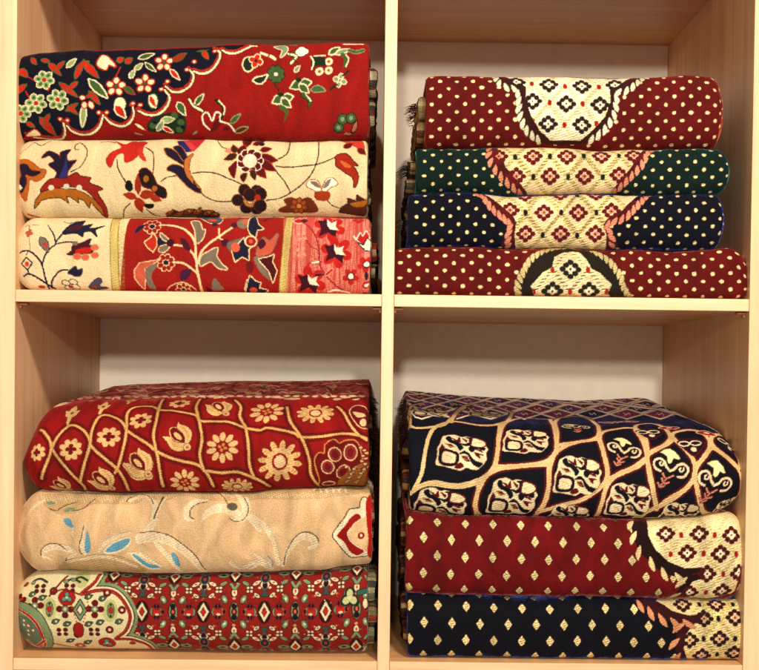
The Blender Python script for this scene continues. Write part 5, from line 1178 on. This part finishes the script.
specs = [
 dict(mat='red_navy_pile', label='red carpet with navy scalloped floral border, topmost of the upper left stack', paint=paint_scalloped_red, sheen=(.25, (1.,.45,.35), .14, .0), cap=cap_cream,
   geo=dict(fold='L', xf=13.5, xo=368.5, top=[(13,66),(22,56),(40,52.5),(100,50),(180,47),(240,44),(290,42.5),(372,42)], bot=boundAB, yf=.008, aT=.020, nT=3.2, nB=2.8, ax=.014, nx=2.2, seed=2, topstep=.003, rise=-.004),
   inner=[(.52,.86,.0075,.030,[f0('241a30'),f0('e2cfa6'),f0('e8d8b4'),f0('8a2a20')]), (.12,.5,.0065,.034,[f0('e2cfa6'),f0('7a2a20'),f0('2a2438'),f0('e2cfa6')])], fringe=[]),
 dict(mat='cream_flower_pile', label='cream carpet with large rust and maroon flowers, second from top of the upper left stack', paint=paint_cream_flowers, sheen=(.15, (1.,.9,.7), .10, 0.), cap=cap_cream,
   geo=dict(fold='L', xf=17.5, xo=367, top=boundAB, bot=boundBC, yf=.010, ax=.020, nx=2.2, seed=4, zmf=.55),
   inner=[(.1,.46,.003,.045,[f0('c8b088'),f0('4a3020')]), (.52,.9,.002,.05,[f0('c8b088'),f0('4a3020')])]),
 dict(mat='three_panel_pile', label='cream, red and pink panelled carpet with pale gold stripes, bottom of the upper left stack', paint=paint_three_panels, sheen=(.2, (1.,.7,.6), .1, 0.), cap=cap_cream,
   geo=dict(fold='L', xf=19.5, xo=370, top=boundBC, bot='U', yf=.007, ax=.024, nx=2.2, seed=6, aB=.012, nB=3.4),
   inner=[(.45,.72,.0075,.03,[f0('b82a26'),f0('d8b89a'),f0('b82a26')]), (.2,.44,.0068,.035,[f0('d8c49c'),f0('2a2440'),f0('c8ac74'),f0('9aa0a0')])]),
 dict(mat='maroon_dot_velvet', label='maroon velvet carpet with cream dots and ivory medallion, topmost of the upper right stack', paint=paint_D, sheen=sheenR, cap=cap_cream,
   geo=dict(fold='R', xf=717.5, xo=426, top=[(420,76),(440,75),(520,74),(600,75),(690,75),(725,76)], bot=boundDE, yf=.010, aT=.022, ax=.016, nx=2.4, seed=8, topstep=.003, rise=-.006),
   inner=[(.48,.86,.0075,.03,[f0('e0cba0'),f0('b89a6a'),f0('e8d8b0')]), (.1,.46,.0095,.026,[f0('c8a878'),f0('5a2018'),f0('c8a878')])],
   fringe=[dict(pts='T1', col=[f0('5c1414'),f0('6a2020'),f0('401010')], n=46, L=.012), dict(pts='T1b', col=[f0('8a6a4a'),f0('5c2018')], n=16, L=.008)]),
 dict(mat='green_dot_velvet', label='dark green velvet carpet with cream dots, second from top of the upper right stack', paint=paint_E, sheen=sheenG, cap=cap_dark,
   geo=dict(fold='R', xf=723, xo=416, top=boundDE, bot=boundEF, yf=.009, ax=.014, nx=2.3, aT=.018, aB=.014, seed=10),
   inner=[(.5,.9,.0065,.03,[f0('c0a078'),f0('4a5a48'),f0('d8c49c'),f0('8a5a3a')]), (.06,.48,.009,.03,[f0('b8946a'),f0('3a4a40'),f0('d0b88c')])],
   fringe=[dict(pts='T2', col=[f0('10302a'),f0('1c4038'),f0('3a2a20')], n=34, L=.013, spread=.3)]),
 dict(mat='navy_dot_velvet', label='navy velvet carpet with cream dots, third from top of the upper right stack', paint=paint_F, sheen=sheenB, cap=cap_dark,
   geo=dict(fold='R', xf=717, xo=408, top=boundEF, bot=boundFG, yf=.008, ax=.012, nx=2.4, aT=.018, aB=.016, seed=12),
   inner=[(.3,.8,.003,.03,[f0('b08c64'),f0('3a3048'),f0('8a6a4a')])],
   fringe=[dict(pts='T3', col=[f0('14142a'),f0('2a2420'),f0('1a1a30')], n=24, L=.013, spread=.3, th=.0003)]),
 dict(mat='wide_maroon_velvet', label='widest maroon velvet carpet with cream dots, bottom of the upper right stack', paint=paint_G, sheen=sheenR, cap=cap_dark,
   geo=dict(fold='R', xf=749.5, xo=395.6, top=boundFG, bot='U', yf=.005, ax=.030, nx=1.9, zmf=.25, aT=.020, aB=.010, nB=3.4, seed=14),
   inner=[(.3,.8,.0002,.05,[f0('3a1014'),f0('5a3a28')])]),
 dict(mat='red_lattice_velvet', label='bright red velvet carpet with gold lattice of flowers, topmost of the lower left stack', paint=paint_red_lattice, sheen=(.18, (1., .22, .18), .22, .03), cap=cap_dark,
   geo=dict(fold='L', xf=29, xo=367.5, top=[(28,418),(45,405),(80,402),(140,400),(200,398),(260,398),(320,397),(372,395)], bot=boundHI, yf=.010, aT=.075, nT=1.9, nB=2.3, zmf=.44, ax=.026, nx=2.3, seed=16, seetop=True, topstep=.0016, rise=.016, D=.31, wob=.0022, rec=.8, step=.56e-3),
   inner=[(.40,.70,.004,.07,[f0('5a1414'),f0('8a6a3a')]), (.08,.4,.004,.04,[f0('8a6a3a'),f0('4a1a14')])],
   fringe=[dict(pts='T4', col=[f0('3a2018'),f0('4a2c1c'),f0('241410')], n=420, L=.009, spread=.6, th=.0003)]),
 dict(mat='beige_scroll_velvet', label='beige velvet carpet with embroidered scrolls and pale blue leaves, middle of the lower left stack', paint=paint_beige_scroll, sheen=(.45, (1., .82, .6), .2, .05), cap=cap_cream,
   geo=dict(fold='L', xf=20, xo=371.5, top=boundHI, bot=boundIJ, yf=.009, ax=.026, nx=1.5, nT=2.2, aT=.024, seed=18, wob=.0026, zmf=.46),
   inner=[(.5,.9,.0025,.012,[f0('a81c18'),f0('d8c49c'),f0('b02018')]), (.08,.48,.002,.02,[f0('c8b088'),f0('8a2a20')])]),
 dict(mat='fine_allover_pile', label='red carpet densely patterned with small flowers, bottom of the lower left stack', paint=paint_fine_allover, sheen=(.2, (1.,.7,.6), .1, 0.), cap=cap_cream,
   geo=dict(fold='L', xf=14, xo=367.5, top=boundIJ, bot='L', yf=.012, ax=.030, nx=1.8, aB=.030, nB=2.0, seed=20, wob=.0020, knot=.75e-3, knotj=.35, step=.46e-3),
   inner=[(.55,.94,.0085,.012,[f0('7a8a68'),f0('c8c09a'),f0('2a2c34'),f0('d8c49c')]), (.30,.54,.0095,.012,[f0('d8c49c'),f0('b02a1c'),f0('8a9a74')]), (.05,.28,.008,.014,[f0('d0c4a0'),f0('5a3a34'),f0('8a9a74')])]),
 dict(mat='navy_lattice_velvet', label='navy velvet carpet with cream lattice of floral medallions, topmost of the lower right stack', paint=paint_navy_lattice, sheen=(.06, (.2,.22,1.), .2, .03), cap=cap_dark,
   geo=dict(fold='R', xf=742, xo=409.5, top=[(400,414),(440,418),(500,423),(560,425),(620,427),(680,425),(745,421)], bot=boundKL, yf=.010, aT=.085, nT=1.9, nB=2.3, zmf=.42, ax=.050, nx=2.4, seed=22, seetop=True, topstep=.0014, rise=.022, D=.32, wob=.0022, rec=.35, step=.56e-3),
   inner=[(.40,.70,.006,.07,[f0('7a1418'),f0('c8a060'),f0('1a1a38')]), (.1,.38,.007,.03,[f0('5a1014'),f0('b89050'),f0('16162e')])],
   fringe=[dict(pts='T5', col=[f0('2a1418'),f0('3a1c18'),f0('1a1220'),f0('5a2a20')], n=520, L=.010, spread=.6, th=.0003)]),
 dict(mat='maroon_leaf_velvet', label='deep red velvet carpet with gold diamond sprigs, middle of the lower right stack', paint=paint_L, sheen=(.75, (1., .2, .18), .25), cap=cap_dark,
   geo=dict(fold='R', xf=742, xo=406.5, top=boundKL, bot=boundLM, yf=.009, ax=.020, nx=2.0, seed=24, wob=.0018),
   inner=[(.5,.9,.005,.03,[f0('6a1418'),f0('3a2a20'),f0('b08850')]), (.1,.46,.006,.03,[f0('4a1014'),f0('8a6a44'),f0('1a1a2c')])]),
 dict(mat='navy_leaf_velvet', label='navy velvet carpet with gold diamond sprigs, bottom of the lower right stack', paint=paint_M, sheen=(.6, (.16,.24,1.), .2), cap=cap_dark,
   geo=dict(fold='R', xf=742.5, xo=408, top=boundLM, bot='L', yf=.010, ax=.012, nx=2.2, aB=.014, nB=3., seed=26),
   inner=[(.5,.92,.006,.03,[f0('2a2a40'),f0('c8a878'),f0('6a2a20'),f0('16162e')]), (.08,.48,.0055,.03,[f0('c8a878'),f0('5a2a20'),f0('16162e'),f0('8a3a2a')])]),
]
P3 = lambda px, py, Y: tuple(float(v) for v in on_plane(px, py, Y))
TS = dict(T1=[P3(416,105+i*1.2,.045) for i in range(10)], T1b=[P3(413,118+i*1.2,.05) for i in range(6)], T2=[P3(408,166+i*1.5,.05) for i in range(7)], T3=[P3(405,218+i*1.6,.05) for i in range(8)],
          T4=[P3(369+(i % 3), 398+i*1.5, .06+.004*(i % 20)) for i in range(58)], T5=[P3(406-(i % 3)*.6, 402+i*1.0, .05+.005*(i % 16)) for i in range(40)])
for sp in specs:
    g = sp['geo']
    if g['bot'] in ('U', 'L'): g['flatbot'] = True
    if g['bot'] == 'U': g['bot'] = floor_pts(zfloor_u, g['yf']+g.get('aB', .022)*.3)
    elif g['bot'] == 'L': g['bot'] = floor_pts(zfloor_l, g['yf']+g.get('aB', .022)*.3)
    for f in sp.get('fringe', []): f['pts'] = TS[f['pts']]
    make(sp)

# ================================================================ light: three warm ceiling lamps in front of the shelving
def lamp(name, loc, target, size, watt, col):
    l = bpy.data.lights.new(name, 'AREA'); l.shape = 'DISK'; l.size = size; l.energy = watt; l.color = col
    o = bpy.data.objects.new(name, l); o.location = loc
    from mathutils import Vector
    o.rotation_euler = (Vector(target)-Vector(loc)).to_track_quat('-Z', 'Y').to_euler(); link(o)
lamp('ceiling_lamp_near', (.38, -1.05, .95), (.05, 0, 0), .16, LA, (1., .89, .74))
lamp('ceiling_lamp_middle', (.5, -5.1, 1.0), (0, 0, 0), .22, LB, (1., .90, .76))
lamp('ceiling_lamp_far', (-.3, -6.5, .92), (0, 0, 0), .25, LC, (1., .90, .76))
w = bpy.data.worlds.new('World'); S.world = w; w.use_nodes = True
w.node_tree.nodes['Background'].inputs[0].default_value = (1., .89, .75, 1); w.node_tree.nodes['Background'].inputs[1].default_value = LW

cam = bpy.data.cameras.new('camera'); co = link(bpy.data.objects.new('camera', cam)); co.location = CAM; co.rotation_euler = ROT
cam.sensor_width = 36; cam.sensor_fit = 'HORIZONTAL'; cam.lens = 36*FPX/759; cam.shift_x = -11.23/759; cam.shift_y = 62.47/759; cam.clip_end = 60; cam.clip_start = .05
S.camera = co
vs = S.view_settings; vs.view_transform = 'Standard'; vs.look = 'None'; vs.exposure = 0; vs.gamma = 1
S.display_settings.display_device = 'sRGB'
S.cycles.max_bounces = 12; S.cycles.diffuse_bounces = 10
